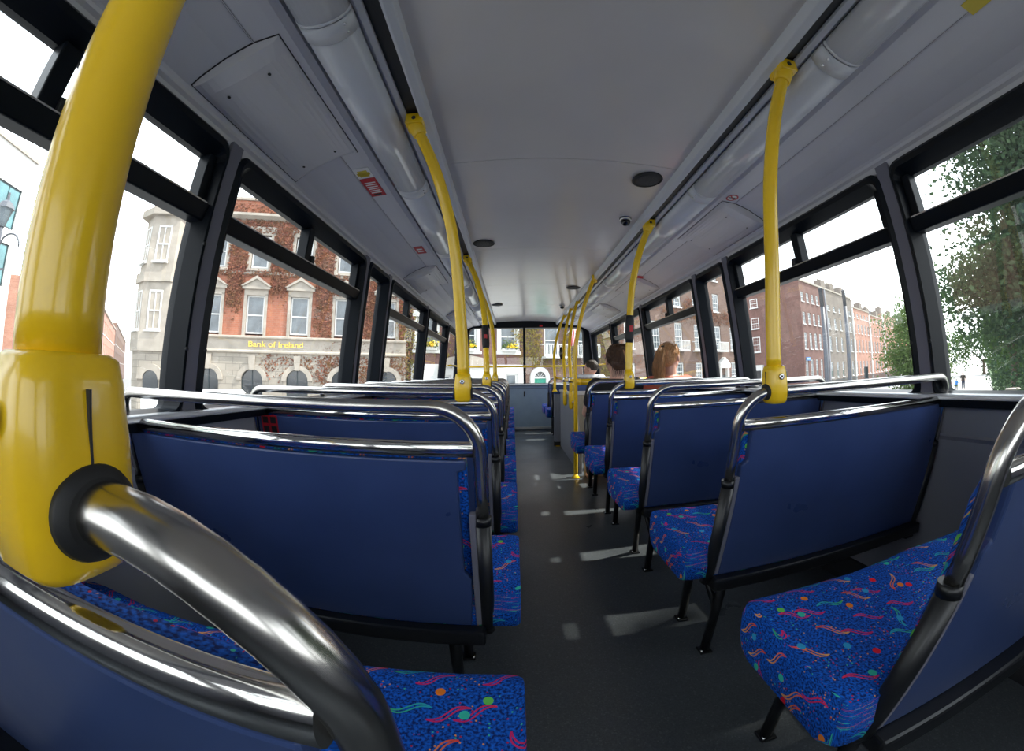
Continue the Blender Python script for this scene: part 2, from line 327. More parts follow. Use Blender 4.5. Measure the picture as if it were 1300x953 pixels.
def copy_tree(o, parent=None):
    c = o.copy(); COL.objects.link(c)
    if parent: c.parent = parent
    for ch in list(o.children): copy_tree(ch, c)
    return c
def structure(o, label=None): return tag(o, label, None, None, 'structure')
def arc(c, r, a0, a1, n, plane):
    return [plane(c[0]+r*math.cos(a0+(a1-a0)*i/n), c[1]+r*math.sin(a0+(a1-a0)*i/n)) for i in range(n+1)]

# ------------------------------------------------------------------ bus shell
XC = 0.231; Y0 = -1.6; Y1 = 6.3
mb = MB(); mb.box(XC-1.2, XC+1.2, Y0, Y1, -0.06, 0.0); structure(mb.build('floor', 'floor'))
# ceiling: gently arched centre panels with seams
SEAMS = [Y0, -0.9, 0.25, 1.407, 2.562, 3.66, 4.75, 5.5, Y1]
mb = MB()
NA = 16
def ceil_z(h): return 1.795 - 0.022*(h/0.5)**2 + 0.02
for a, b in zip(SEAMS[:-1], SEAMS[1:]):
    ring = []
    for y in (a+0.002, b-0.002):
        ring.append([Vector((XC-0.5+i/NA, y, ceil_z(-0.5+i/NA))) for i in range(NA+1)]+[Vector((XC+0.5-i/NA, y, ceil_z(-0.5+i/NA)+0.03)) for i in range(NA+1)])
    mb.loft(ring, smooth=False)
cei = structure(mb.build('ceiling', 'ceil'))
mb = MB()  # roof skin above everything
prof = [(-1.16, 1.60), (-1.08, 1.76), (-0.85, 1.87), (0, 1.90), (0.85, 1.87), (1.08, 1.76), (1.16, 1.60), (1.20, 1.60), (1.12, 1.80), (0.87, 1.91), (0, 1.94), (-0.87, 1.91), (-1.12, 1.80), (-1.20, 1.60)]
mb.prism(prof, Y0-0.05, Y1+0.12, lambda a, b, d: Vector((XC+a, d, b))); structure(mb.build('trim_1', 'cove'), 'outer roof skin of the bus')
tn = [2]
def trim(mb, m, bevel=0.0, label=None):
    o = structure(mb.build('trim_%d' % tn[0], m, bevel=bevel), label); tn[0] += 1; return o
for sg in (-1, 1):
    P = lambda a, b, d: Vector((XC+sg*a, d, b))
    # ceiling edge lip, dark slot, outer rail
    trim(MB().prism([(0.497, 1.79), (0.50, 1.758), (0.522, 1.748), (0.53, 1.755), (0.53, 1.80), (0.497, 1.80)], Y0, Y1, P), 'coverend', 0.003)
    trim(MB().prism([(0.522, 1.775), (0.60, 1.775), (0.60, 1.80), (0.522, 1.80)], Y0, Y1, P), 'track')
    trim(MB().prism([(0.575, 1.80), (0.575, 1.765), (0.59, 1.758), (0.605, 1.765), (0.605, 1.80)], Y0, Y1, P), 'coverend', 0.002)
    trim(MB().prism([(0.60, 1.80), (0.60, 1.765), (0.76, 1.765), (0.76, 1.80)], Y0, Y1, P), 'post')
    # coving
    cv = [(0.752, 1.80), (0.755, 1.748), (0.775, 1.738), (0.800, 1.735), (0.868, 1.7295), (0.872, 1.726), (0.876, 1.7295), (0.95, 1.700), (1.02, 1.660), (1.052, 1.636), (1.058, 1.628), (1.056, 1.615), (1.066, 1.607), (1.07, 1.597), (1.075, 1.585), (1.19, 1.585), (1.19, 1.72), (0.8, 1.81)]
    trim(MB().prism(cv, Y0, Y1, P), 'cove', 0.0, 'grey white coving along the %s side of the ceiling' % ('left' if sg < 0 else 'right'))
    # seam line on the coving + rivets
    m2 = MB().prism([(0.8695, 1.7275), (0.8745, 1.7275), (0.8745, 1.735), (0.8695, 1.735)], Y0, Y1, P)
    trim(m2, 'groove')
    # lower side wall
    side = 'left' if sg < 0 else 'right'
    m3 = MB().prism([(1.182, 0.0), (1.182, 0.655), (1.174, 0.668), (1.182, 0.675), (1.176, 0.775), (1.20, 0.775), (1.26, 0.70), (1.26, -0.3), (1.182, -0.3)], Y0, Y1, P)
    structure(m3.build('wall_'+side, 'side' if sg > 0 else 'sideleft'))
    trim(MB().prism([(1.118, 0.768), (1.116, 0.792), (1.14, 0.797), (1.20, 0.797), (1.20, 0.765)], Y0, Y1, P), 'frame', 0.004)
    trim(MB().prism([(1.106, 0.793), (1.106, 0.803), (1.112, 0.8095), (1.14, 0.8115), (1.20, 0.8115), (1.20, 0.79)], Y0, Y1, P), 'sill', 0.003, 'metal sill capping under the %s windows' % side)
    structure(MB().prism([(1.150, 0.0), (1.150, 0.02), (1.165, 0.10), (1.186, 0.10), (1.186, 0.0)], Y0, Y1, P).build('baseboard_'+side, 'rubber'))
# rear bulkhead behind the viewer
m = MB(); m.box(XC-1.2, XC+1.2, Y0-0.05, Y0, -0.06, 0.88); m.box(XC-1.2, XC+1.2, Y0-0.05, Y0, 1.62, 1.9); m.box(XC-1.2, XC-0.95, Y0-0.05, Y0, 0.88, 1.62); m.box(XC+0.95, XC+1.2, Y0-0.05, Y0, 0.88, 1.62); structure(m.build('wall_back', 'side'))
rw = structure(empty('window_20', (0, 0, 0)), 'rear window behind the viewer')
m = MB(); m.box(XC-0.96, XC+0.96, Y0-0.02, Y0+0.02, 0.87, 0.93); m.box(XC-0.96, XC+0.96, Y0-0.02, Y0+0.02, 1.57, 1.63); m.box(XC-0.96, XC-0.90, Y0-0.02, Y0+0.02, 0.93, 1.57); m.box(XC+0.90, XC+0.96, Y0-0.02, Y0+0.02, 0.93, 1.57); m.build('frame', 'frame', rw)
m = MB(); m.add([(XC-0.91, Y0, 0.92), (XC+0.91, Y0, 0.92), (XC+0.91, Y0, 1.58), (XC-0.91, Y0, 1.58)], [(0, 1, 2, 3)]); m.build('pane', 'glass', rw)

# windows ---------------------------------------------------------------------------------
def wh(z): return 1.135 - 0.075*(z-0.80)/0.78        # inner face of the window frames (half width)
WINS = [(-1.55, -0.42), (-0.36, 0.822), (0.866, 1.998), (2.048, 2.43), (2.478, 3.625), (3.675, 4.83), (4.88, 6.12)]
wn = [1]
def side_window(sg, a, b, transom, mull):
    def P(y, z, d): return Vector((XC+sg*(wh(z)+d), y, z))     # d = outwards
    root = structure(empty('window_%d' % wn[0], (0, 0, 0))); wn[0] += 1
    zb, zt = 0.790, 1.588; fr = 0.058; fs = 0.034; r = 0.045
    def rr(y0, y1, z0, z1, r, n=5):
        o = []
        for cy, cz, s in ((y1-r, z1-r, 0), (y0+r, z1-r, 1), (y0+r, z0+r, 2), (y1-r, z0+r, 3)):
            o += [(cy+r*math.cos(PI/2*(s+i/n)), cz+r*math.sin(PI/2*(s+i/n))) for i in range(n+1)]
        return o
    out = rr(a, b, zb, zt, r); inn = rr(a+fs, b-fs, zb+0.026, zt-fr, 0.02); mid = rr(a+0.012, b-0.012, zb+0.008, zt-0.012, r); mid2 = rr(a+0.02, b-0.02, zb+0.02, zt-0.03, 0.035)
    m = MB(); rings = [[P(y, z, 0.05) for y, z in out], [P(y, z, 0.0) for y, z in out], [P(y, z, -0.012) for y, z in mid], [P(y, z, -0.010) for y, z in mid2], [P(y, z, 0.045) for y, z in inn], [P(y, z, 0.07) for y, z in inn]]
    m.loft(rings, smooth=False, caps=False); m.build('frame', 'frame', root)
    m = MB(); n = len(inn)
    m.add([P(y, z, 0.058) for y, z in rr(a+fs-0.008, b-fs+0.008, zb+0.02, zt-fr+0.008, 0.02)], [tuple(range(n))]); m.build('pane', 'glass', root)
    if transom:
        m = MB(); tz0, tz1 = 1.336, 1.384
        m.box(0, 1, 0, 1, 0, 1); m.v = [tuple(P(a+fs-0.01 if q[1] == 0 else b-fs+0.01, tz1 if q[2] else tz0, -0.002 if (q[0] == 0 and q[2]) else (0.012 if q[0] == 0 else 0.065))) for q in m.v]
        tr = m.build('transom', 'frame', root, 0.004)
        m = MB(); m.box(0, 1, 0, 1, 0, 1); m.v = [tuple(P(a+fs if q[1] == 0 else b-fs, 1.388 if q[2] else 1.384, 0.0 if q[0] == 0 else 0.04)) for q in m.v]; m.build('gasket', 'alu', root)
        m = MB(); m.box(0, 1, 0, 1, 0, 1); m.v = [tuple(P(mull-0.022 if q[1] == 0 else mull+0.022, 1.534 if q[2] else 1.38, 0.015 if q[0] == 0 else 0.065)) for q in m.v]
        mu = m.build('mullion', 'frame', root, 0.004)
        for ya, yb in ((a+fs-0.006, a+fr), (b-fr, b-fs+0.006)):
            m = MB(); m.box(0, 1, 0, 1, 0, 1); m.v = [tuple(P(ya if q[1] == 0 else yb, 1.534 if q[2] else 1.38, 0.02 if q[0] == 0 else 0.065)) for q in m.v]; m.build('hopper_jamb', 'frame', root, 0.003)
        m = MB(); c = P(mull+0.03, 1.405, 0.012); m.box(c.x-0.008, c.x+0.008, c.y-0.012, c.y+0.012, c.z-0.018, c.z+0.018); m.build('latch', 'rubber', mu, 0.003)
    for y in (a+0.015, b-0.015):
        for z in (0.98, 1.27): MB().lathe([(0.006, -0.002), (0.006, 0.001), (0.003, 0.003)], P(y, z, -0.011), 8, 'X').build('screw', 'rubber', root)
    return root
for sg in (-1, 1):
    for i, (a, b) in enumerate(WINS):
        tr = i in (0, 1, 2, 4, 5); mull = {0: -1.0, 1: 0.30, 2: 1.41, 4: 3.03, 5: 4.2}.get(i, 0)
        side_window(sg, a, b, tr, mull)
    edges = [Y0]+[e for w_ in WINS for e in w_]+[Y1]
    for a, b in zip(edges[0::2], edges[1::2]):
        m = MB(); m.box(0, 1, 0, 1, 0, 1)
        m.v = [tuple(Vector((XC+sg*(wh(1.60 if q[2] else 0.78)+(0.0 if q[0] == 0 else 0.06)), a-0.004 if q[1] == 0 else b+0.004, 1.60 if q[2] else 0.78))) for q in m.v]
        trim(m, 'post')
# front: dash, windscreen, header
structure(MB().box(XC-1.17, XC+1.17, Y1-0.05, Y1+0.1, -0.06, 0.757).build('wall_front', 'dash'))
trim(MB().box(XC-1.17, XC+1.17, Y1-0.10, Y1+0.1, 0.745, 0.770), 'sill', 0.006, 'pale ledge under the front window')
trim(MB().box(XC-1.17, XC+1.17, Y1-0.075, Y1-0.05, 0.02, 0.06), 'alu', 0.004)
trim(MB().box(XC-0.55, XC+0.75, Y1-0.055, Y1-0.045, 0.695, 0.70), 'groove')
root = structure(empty('window_%d' % wn[0])); wn[0] += 1
m = MB()
def fr_ring(h, z0, z1, r, y, n=6):
    o = []
    for cx, cz, s, q in ((h-r, z1-r, 0, r), (-h+r, z1-r, 1, r), (-h+0.03, z0+0.03, 2, 0.03), (h-0.03, z0+0.03, 3, 0.03)):
        o += [Vector((XC+cx+q*math.cos(PI/2*(s+i/n)), y, cz+q*math.sin(PI/2*(s+i/n)))) for i in range(n+1)]
    return o
m.loft([fr_ring(1.19, 0.74, 1.88, 0.10, Y1+0.02), fr_ring(1.19, 0.74, 1.88, 0.10, Y1-0.06), fr_ring(0.96, 0.775, 1.70, 0.10, Y1-0.05), fr_ring(0.95, 0.78, 1.69, 0.10, Y1+0.02)], smooth=False, caps=False)
m.build('frame', 'frame', root)
m = MB(); rg = fr_ring(0.96, 0.77, 1.70, 0.10, Y1+0.0); m.add(rg, [tuple(range(len(rg)))]); m.build('pane', 'glass', root)
MB().box(XC-0.055, XC-0.015, Y1-0.03, Y1+0.02, 0.76, 1.70).build('mullion', 'frame', root, 0.004)
tag(MB().box(XC+0.22, XC+0.27, Y1-0.075, Y1-0.062, 1.715, 1.745).build('warning_label', 'red', None, 0.002), 'tiny red label above the front windscreen', 'label')
hl = empty('dash_handle', (0.19, Y1-0.05, 0.605), 'black flush catch on the blue grey panel below the front window', 'catch')
MB().box(-0.012, 0.012, -0.012, 0.0, -0.045, 0.045).build('backplate', 'rubber', hl, 0.003); MB().box(-0.006, 0.006, -0.022, -0.010, -0.03, 0.03).build('lever', 'black', hl, 0.002)
# ------------------------------------------------------------------ ceiling fittings
JO = [-1.3, -0.35, 0.575, 1.47, 2.36, 3.26, 4.16, 5.06, 5.9]
ordn = ['nearest', 'second', 'third', 'fourth', 'fifth', 'sixth', 'seventh', 'eighth', 'ninth', 'tenth']
for sg in (-1, 1):
    side = 'left' if sg < 0 else 'right'
    for i, (a, b) in enumerate(zip(JO[:-1], JO[1:])):
        if i == 0: continue
        c = (XC+sg*0.669, 0, 1.752)
        t = empty('light_cover', (c[0], (a+b)/2, c[2]), 'glossy grey tubular light cover over the %s seats, %s from the camera' % (side, ordn[i-1]), 'light cover', 'light covers along the ceiling')
        def ring(y, r, k=0.80): return [Vector((r*math.cos(q), y, r*math.sin(q)*k)) for q in [PI*0.97+1.06*PI*j/16 for j in range(17)]]+[Vector((r*0.9*math.cos(q), y, r*0.9*math.sin(q)*k)) for q in [2.03*PI-1.06*PI*j/16 for j in range(17)]]
        L = (b-a)/2
        MB().loft([ring(-L+0.004, 0.070), ring(L-0.004, 0.070)]).build('diffuser', 'cover', t)
        MB().loft([ring(-L+0.002, 0.0718), ring(-L+0.055, 0.0718)]).build('end_band', 'coverend', t)
        MB().loft([ring(L-0.010, 0.0718), ring(L-0.002, 0.0718)]).build('end_band', 'coverend', t)
        for y in (-L+0.015, -L+0.04): MB().lathe([(0.004, -0.003), (0.004, 0), (0.002, 0.002)], (-sg*0.056, y, -0.036), 8).build('screw', 'steel', t)
def cove_pt(h):   # height of the coving at half width h
    pts = [(0.755, 1.748), (0.80, 1.735), (0.872, 1.729), (0.95, 1.700), (1.02, 1.660), (1.052, 1.636)]
    for (a, za), (b, zb) in zip(pts[:-1], pts[1:]):
        if h <= b: return za+(zb-za)*(h-a)/(b-a)
    return 1.636
HATCH = [(-1, 0.595, 1.172), (-1, 2.70, 3.25), (-1, 4.55, 5.1), (1, 1.553, 2.107), (1, 3.06, 3.62), (1, 4.30, 4.85)]
hl_ = ['large raised grey hatch cover on the left coving, nearest the camera', 'raised hatch cover on the left coving behind the first tall pole', 'far raised hatch cover on the left coving near the windscreen',
       'large raised grey hatch cover on the right coving, nearest the camera', 'raised hatch cover on the right coving ahead of the nearest right one', 'far raised hatch cover on the right coving above the stairwell']
for (sg, a, b), lb in zip(HATCH, hl_):
    t = empty('hatch_cover', (XC+sg*0.93, (a+b)/2, 1.70), lb, 'hatch cover', 'hatch covers on the coving')
    rings = []; NH = 14
    for y, k in ((a, 0.0), (a+0.006, 0.75), (a+0.05, 1.0), (b-0.02, 0.35), (b, 0.06)):
        top = []
        for i in range(NH+1):
            q = i/NH; h = 0.80+(1.045-0.80)*q; z = cove_pt(h)
            top.append(Vector((XC+sg*(h-0.35*0.05*k*math.sin(PI*q)), y, z-0.004-0.042*k*math.sin(PI*q)**0.7)))
        rings.append([p-Vector(t.location) for p in top]+[Vector((p.x, p.y, p.z+0.02+0.04*k*math.sin(PI*i/NH)))-Vector(t.location) for i, p in reversed(list(enumerate(top)))])
    MB().loft(rings, smooth=False).build('cover', 'hatch', t, 0.003)
    m = MB(); e = 0.004; lo, hi = 0.797, 1.048
    Pq = lambda h, y, d: Vector((XC+sg*h, y, cove_pt(min(h, 1.05))-d))-Vector(t.location)
    hs_ = [lo+(hi-lo)*i/10 for i in range(11)]
    m.loft([[Pq(h, a-e, 0.0012) for h in hs_]+[Pq(h, a-e, -0.001) for h in reversed(hs_)], [Pq(h, b+e, 0.0012) for h in hs_]+[Pq(h, b+e, -0.001) for h in reversed(hs_)]], smooth=False); m.build('painted_shadow_gap', 'groove', t)  # thin dark sheet painting a shadow line round the cover
    for yy in (a+0.08, b-0.06):
        for h in (0.86, 0.98): MB().lathe([(0.005, -0.001), (0.005, 0.001), (0.002, 0.002)], Vector((XC+sg*h, yy, cove_pt(h)-0.044*(1.0 if yy < (a+b)/2 else 0.55)))-Vector(t.location), 8).build('screw', 'rubber', t)
for x, y, lb in ((0.629, 1.524, 'black round speaker in the ceiling nearest the camera, beside the right track'), (-0.187, 2.419, 'black round speaker in the ceiling beside the left track, nearer one'), (0.627, 3.752, 'black round speaker in the ceiling ahead of the right dome camera'), (-0.214, 4.672, 'black round speaker in the ceiling beside the left track, farther one')):
    x = XC+max(-0.42, min(0.42, x-XC)); z = ceil_z(x-XC)
    t = empty('ceiling_speaker', (x, y, z), lb, 'speaker', 'round speakers in the ceiling')
    MB().lathe([(0.05, 0.0), (0.072, -0.001), (0.073, -0.006), (0.064, -0.009), (0.062, -0.006)], (0, 0, 0), 28).build('bezel', 'rubber', t); MB().lathe([(0.064, -0.002), (0.063, -0.006), (0.04, -0.009), (0.001, -0.011)], (0, 0, 0), 28).build('grille', 'speaker', t)
for x, y, lb in ((0.655, 1.985, 'small dark dome camera on the ceiling beside a yellow pole bracket'), (0.64, 4.76, 'small dome camera on the ceiling near the windscreen')):
    z = ceil_z(x-XC); t = empty('dome_camera', (x, y, z), lb, 'dome camera', 'dome cameras on the ceiling')
    MB().lathe([(0.036, 0.0), (0.036, -0.012), (0.03, -0.018)], (0, 0, 0), 20).build('base', 'alu', t); MB().lathe([(0.028, -0.016), (0.026, -0.03), (0.018, -0.042), (0.001, -0.047)], (0, 0, 0), 20).build('dome', 'lens', t)
# stickers on the coving
def sticker(name, sg, h0, h1, y0, y1, m, lb, marks=None, cat='sticker'):
    t = empty(name, (XC+sg*(h0+h1)/2, (y0+y1)/2, cove_pt((h0+h1)/2)), lb, cat)
    def P(q, y, e): h = h0+(h1-h0)*q; return Vector((XC+sg*h, y0+(y1-y0)*y, cove_pt(h)-0.0012-e))-Vector(t.location)
    m_ = MB(); m_.box(0, 1, 0, 1, 0, 1); m_.v = [tuple(P(q[0], q[1], 0.0009 if q[2] == 0 else -0.0005)) for q in m_.v]; m_.build('sheet', m, t)
    if marks:
        for nm, mm, rects in marks:
            m_ = MB()
            for a, b, c, d in rects:
                k = MB().box(0, 1, 0, 1, 0, 1); m_.add([P(a+(b-a)*q[0], c+(d-c)*q[1], 0.0016 if q[2] == 0 else 0.0008) for q in k.v], k.f)
            m_.build(nm, mm, t)
    return t
sticker('warning_notice', -1, 0.80, 0.868, 1.37, 1.535, 'red', 'red warning notice with white writing on the left coving', [('writing', 'white', [(0.15, 0.85, 0.86-0.11*i, 0.91-0.11*i) for i in (1, 2, 3, 4, 5, 6)]), ('symbol', 'rubber', [(0.25, 0.75, 0.85, 0.93)])])
sticker('advice_label', -1, 0.80, 0.868, 1.285, 1.365, 'white', 'small yellow and white label next to the red notice on the left coving', [('symbol', 'ylw', [(0.2, 0.8, 0.25, 0.85), (0.1, 0.9, 0.45, 0.7)])])
sticker('warning_notice', -1, 0.80, 0.86, 2.26, 2.40, 'red', 'far red notice with pale writing on the left coving', [('writing', 'white', [(0.2, 0.8, 0.3, 0.45), (0.2, 0.8, 0.6, 0.75)])])
sticker('warning_notice', 1, 0.81, 0.885, 3.0, 3.10, 'red', 'red notice on the right coving beside a yellow pole')
sticker('advice_label', 1, 0.835, 0.885, 0.24, 0.30, 'ylw', 'small yellow label on the right coving at the top of the picture')
t = empty('no_smoking_sign', (XC+0.825, 1.50, cove_pt(0.825)-0.002), 'round red and white no smoking sticker on the right coving', 'sticker')
MB().lathe([(0.03, 0.001), (0.03, -0.0005)], (0, 0, 0), 24).build('disc', 'white', t)
m = MB(); m.loft([[Vector((r*math.cos(2*PI*j/24), r*math.sin(2*PI*j/24), z)) for j in range(24)] for r, z in ((0.024, -0.0005), (0.024, -0.0012), (0.031, -0.0012), (0.031, -0.0005))], caps=False)
m.box(-0.026, 0.026, -0.003, 0.003, -0.0014, -0.0006, Matrix.Rotation(0.8, 4, 'Z')); m.build('ring', 'red', t)
m = MB().box(-0.018, 0.018, -0.004, 0.004, -0.0010, -0.0005); m.build('symbol', 'rubber', t)

# ------------------------------------------------------------------ seats
def back_y(z): return (z-0.803)*(-0.227)
def make_seat(sg, name='double_seat'):
    """sg=+1: aisle at -x (right row); sg=-1 mirrored. origin on the floor below the back rest's top bar"""
    root = empty(name); HW = 0.4315 if sg > 0 else 0.441
    X = lambda x: sg*x
    # cushion: lofted across, rounded ends
    def prof(s, dz):
        # closed section in (y, z): top back -> front -> bottom
        pts = [(0.085, 0.450), (0.16, 0.450), (0.24, 0.458), (0.32, 0.468), (0.362, 0.469), (0.385, 0.459), (0.396, 0.432), (0.392, 0.385), (0.378, 0.356), (0.35, 0.343), (0.25, 0.343), (0.12, 0.343), (0.09, 0.36), (0.082, 0.40)]
        cy, cz = 0.245, 0.395
        return [(cy+(y-cy)*s, cz+(z-cz)*(0.45+0.55*s)+(dz if z > 0.40 else 0)) for y, z in pts]
    xs = [(-HW-0.076, 0.90, 0), (-HW-0.074, 0.95, 0), (-HW-0.066, 0.985, 0), (-HW-0.05, 1, 0), (-0.30, 1, -0.003), (-0.21, 1, -0.006), (-0.08, 1, -0.002), (0, 1, 0.002), (0.08, 1, -0.002), (0.21, 1, -0.006), (HW-0.10, 1, 0), (HW-0.05, 0.98, 0), (HW-0.035, 0.9, 0)]
    rings, uvs = [], []
    for x, s, dz in xs:
        p = prof(s, dz); rings.append([Vector((X(x), y, z)) for y, z in p]); d = 0; q = [(x, 0)]
        for i in range(1, len(p)): d += math.hypot(p[i][0]-p[i-1][0], p[i][1]-p[i-1][1]); q.append((x, d))
        uvs.append(q)
    m = MB(); m.loft(rings, True, uvs, caps=False)
    for r, e in ((rings[0], -1), (rings[-1], 1)): m.add(r, [tuple(range(len(r)))], True, [(p.y+3.1, p.z+e) for p in r])
    m.build('cushion', 'moq', root)
    # backrest upholstery: slab from z .40 to .80, thickness forward
    def slab(x0, x1, z0, z1, t0, t1, r):
        R = []; U = []
        for x, s in ((x0, 0.0), (x0+0.012, 0.7), (x0+0.03, 1.0), (x1-0.03, 1.0), (x1-0.012, 0.7), (x1, 0.0)):
            th = t0+(t1-t0)*(0.35+0.65*s)
            sec = [(z0, t0), (z0, th), (z0+0.02, th+0.008*s), (z1-0.05, th+0.008*s), (z1-0.02, th), (z1, t0+(th-t0)*0.5), (z1, t0)]
            R.append([Vector((X(x), back_y(z)+q, z)) for z, q in sec]); U.append([(x+1.7, z+q*1.5) for z, q in sec])
        return R, U
    R, U = slab(-HW+0.022, HW-0.018, 0.44, 0.792, 0.004, 0.036, 0.02)
    m = MB(); m.loft(R, True, U); m.build('backrest', 'moq', root)
    # navy rear shell, inset so a rim of moquette shows along the top and at the aisle side
    m = MB(); pz0, pz1 = 0.362, (0.781 if sg > 0 else 0.769)
    pl = [(-HW+0.020, pz0), (HW-0.02, pz0), (HW-0.02, pz1), (-HW+0.035, pz1), (-HW+0.035, 0.70), (-HW+0.020, 0.69)]
    if sg < 0: pl = [(-HW+0.030, pz0), (HW-0.02, pz0), (HW-0.02, pz1), (-HW+0.022, pz1), (-HW+0.022, 0.75), (-HW+0.038, 0.745), (-HW+0.038, 0.52), (-HW+0.024, 0.50)]
    m.prism([(a, b) for a, b in pl], -0.012, 0.010, lambda a, b, d: Vector((X(a), back_y(b)+d, b))); m.build('back_shell', 'navy', root, 0.004)
    m = MB().prism([(-HW+0.008, 0.365), (-HW+0.021, 0.365), (-HW+0.021, 0.66), (-HW+0.008, 0.66)], -0.013, 0.006, lambda a, b, d: Vector((X(a), back_y(b)+d, b)))
    m.build('edge_trim', 'post', root, 0.003)
    m = MB().tube([(X(-HW+0.008), back_y(0.803)-0.002, 0.789), (X(HW-0.01), back_y(0.803)-0.002, 0.789)], 0.0145, 14, flat=0.72); m.build('top_bar', 'chrome', root)
    # grab rail with two bends
    zt = 0.865; ra, rb = 0.085, 0.05; xa, xb = -HW-0.003, HW+0.003
    pz = [(xa, 0.63), (xa, 0.70)]+[(xa+ra-ra*math.cos(PI/2*i/9), zt-ra+ra*math.sin(PI/2*i/9)) for i in range(10)]
    pz += [(xb-rb+rb*math.sin(PI/2*i/7), zt-rb+rb*math.cos(PI/2*i/7)) for i in range(8)]+[(xb, 0.78), (xb, 0.63)]
    MB().tube([(X(a), back_y(b), b) for a, b in pz], 0.0128, 20).build('grab_rail', 'brushed', root)
    for x, nm in ((xa, 'side_tube'), (xb, 'side_tube')):
        m = MB().tube([(X(x), back_y(0.635), 0.635), (X(x), back_y(0.36), 0.36), (X(x), back_y(0.345)+0.01, 0.338)], 0.0165, 12)
        m.lathe([(0.0172, -0.008), (0.0172, 0.010)], (X(x), back_y(0.635), 0.64), 12); m.build(nm, 'black', root)
    m = MB().box(-HW, HW, 0.06, 0.115, 0.325, 0.362); m.box(-HW+0.02, HW-0.02, 0.13, 0.36, 0.318, 0.345); m.v = [(sg*p[0], p[1], p[2]) for p in m.v]; m.build('base_frame', 'black', root, 0.006)
    lx = -HW+0.085
    for y0, y1 in ((0.15, 0.205), (0.355, 0.40)):
        m = MB().tube([(X(lx), y0, 0.33), (X(lx), y1, 0.012)], 0.0155, 10); m.build('leg', 'black', root)
        m = MB().box(X(lx)-0.022, X(lx)+0.022, y1-0.02, y1+0.02, 0.0, 0.008); f = m.build('foot_plate', 'black', root, 0.003)
        m = MB()
        m.lathe([(0.006, 0.008), (0.006, 0.014), (0.003, 0.017)], (X(lx)-sg*0.016, y1-0.014, 0), 8)
        m.build('bolt', 'steel', f)
    MB().tube([(X(lx), 0.345, 0.325), (X(lx), 0.181, 0.19)], 0.012, 8).build('brace', 'black', root)
    MB().box(min(X(HW-0.02), X(HW+0.05)), max(X(HW-0.02), X(HW+0.05)), 0.1, 0.36, 0.29, 0.325).build('wall_bracket', 'black', root, 0.004)
    return root
GR, GL = 'double seats in the right row', 'double seats in the left row'
XR, XL = 0.9565, -0.504
right0 = make_seat(1); left0 = make_seat(-1)
RL = ['patterned double seat nearest the camera, cut off by the right edge of the photo', 'double seat on the right whose rail carries the tall yellow pole nearest the camera', 'double seat just ahead of the right seat with the near yellow pole', 'double seat under the right hand yellow pole that has a black and red bell push', 'double seat on the right occupied by the two women, behind the stairwell']
for i, lb in enumerate(RL):
    o = right0 if i == 0 else copy_tree(right0)
    o.location = (XR, 0.226 if i == 0 else 0.20+0.594*i, 0); tag(o, lb, 'seat', GR)
for y, lb in ((4.93, 'blue double seat directly ahead of the grey stairwell panel'), (5.50, 'foremost blue double seat on the right under the windscreen')):
    o = copy_tree(right0); o.location = (XR, y, 0); tag(o, lb, 'seat', GR)
LL = ['double seat at the lower left corner whose chrome rail runs into the big yellow clamp', 'large navy double seat back filling the lower left of the photo', 'double seat on the left whose rail carries the second yellow pole and red notice', 'fourth double seat from the camera in the left row', 'fifth double seat in the left row, with a yellow pole on its rail', 'sixth double seat from the camera in the left row', 'seventh double seat in the left row, with the farthest left pole on its rail', 'eighth double seat from the camera in the left row', 'ninth double seat from the camera in the left row', 'foremost double seat in the left row, nearest the windscreen']
for i, lb in enumerate(LL):
    o = left0 if i == 0 else copy_tree(left0)
    o.location = (XL, 0.108 if i == 0 else 0.118+0.545*i, 0); tag(o, lb, 'seat', GL)
# red pictogram notice on the back of the third left seat
y3 = 0.118+0.545*2
t = empty('pictogram_notice', (-0.875, y3+back_y(0.735)-0.0135, 0.735), 'red notice of four small pictograms on the back of a left seat', 'notice')
PV = lambda x, z, d: Vector((x, d-z*0.227, z))
m = MB(); m.prism([(-0.035, -0.035), (0.035, -0.035), (0.035, 0.035), (-0.035, 0.035)], -0.0006, 0.0008, PV); m.build('sheet', 'red', t)
m = MB()
for cx in (-0.017, 0.017):
    for cz in (-0.017, 0.017): m.prism([(cx-0.012, cz-0.012), (cx+0.012, cz-0.012), (cx+0.012, cz+0.012), (cx-0.012, cz+0.012)], -0.0012, -0.0005, PV)
m.build('symbol', 'rubber', t)

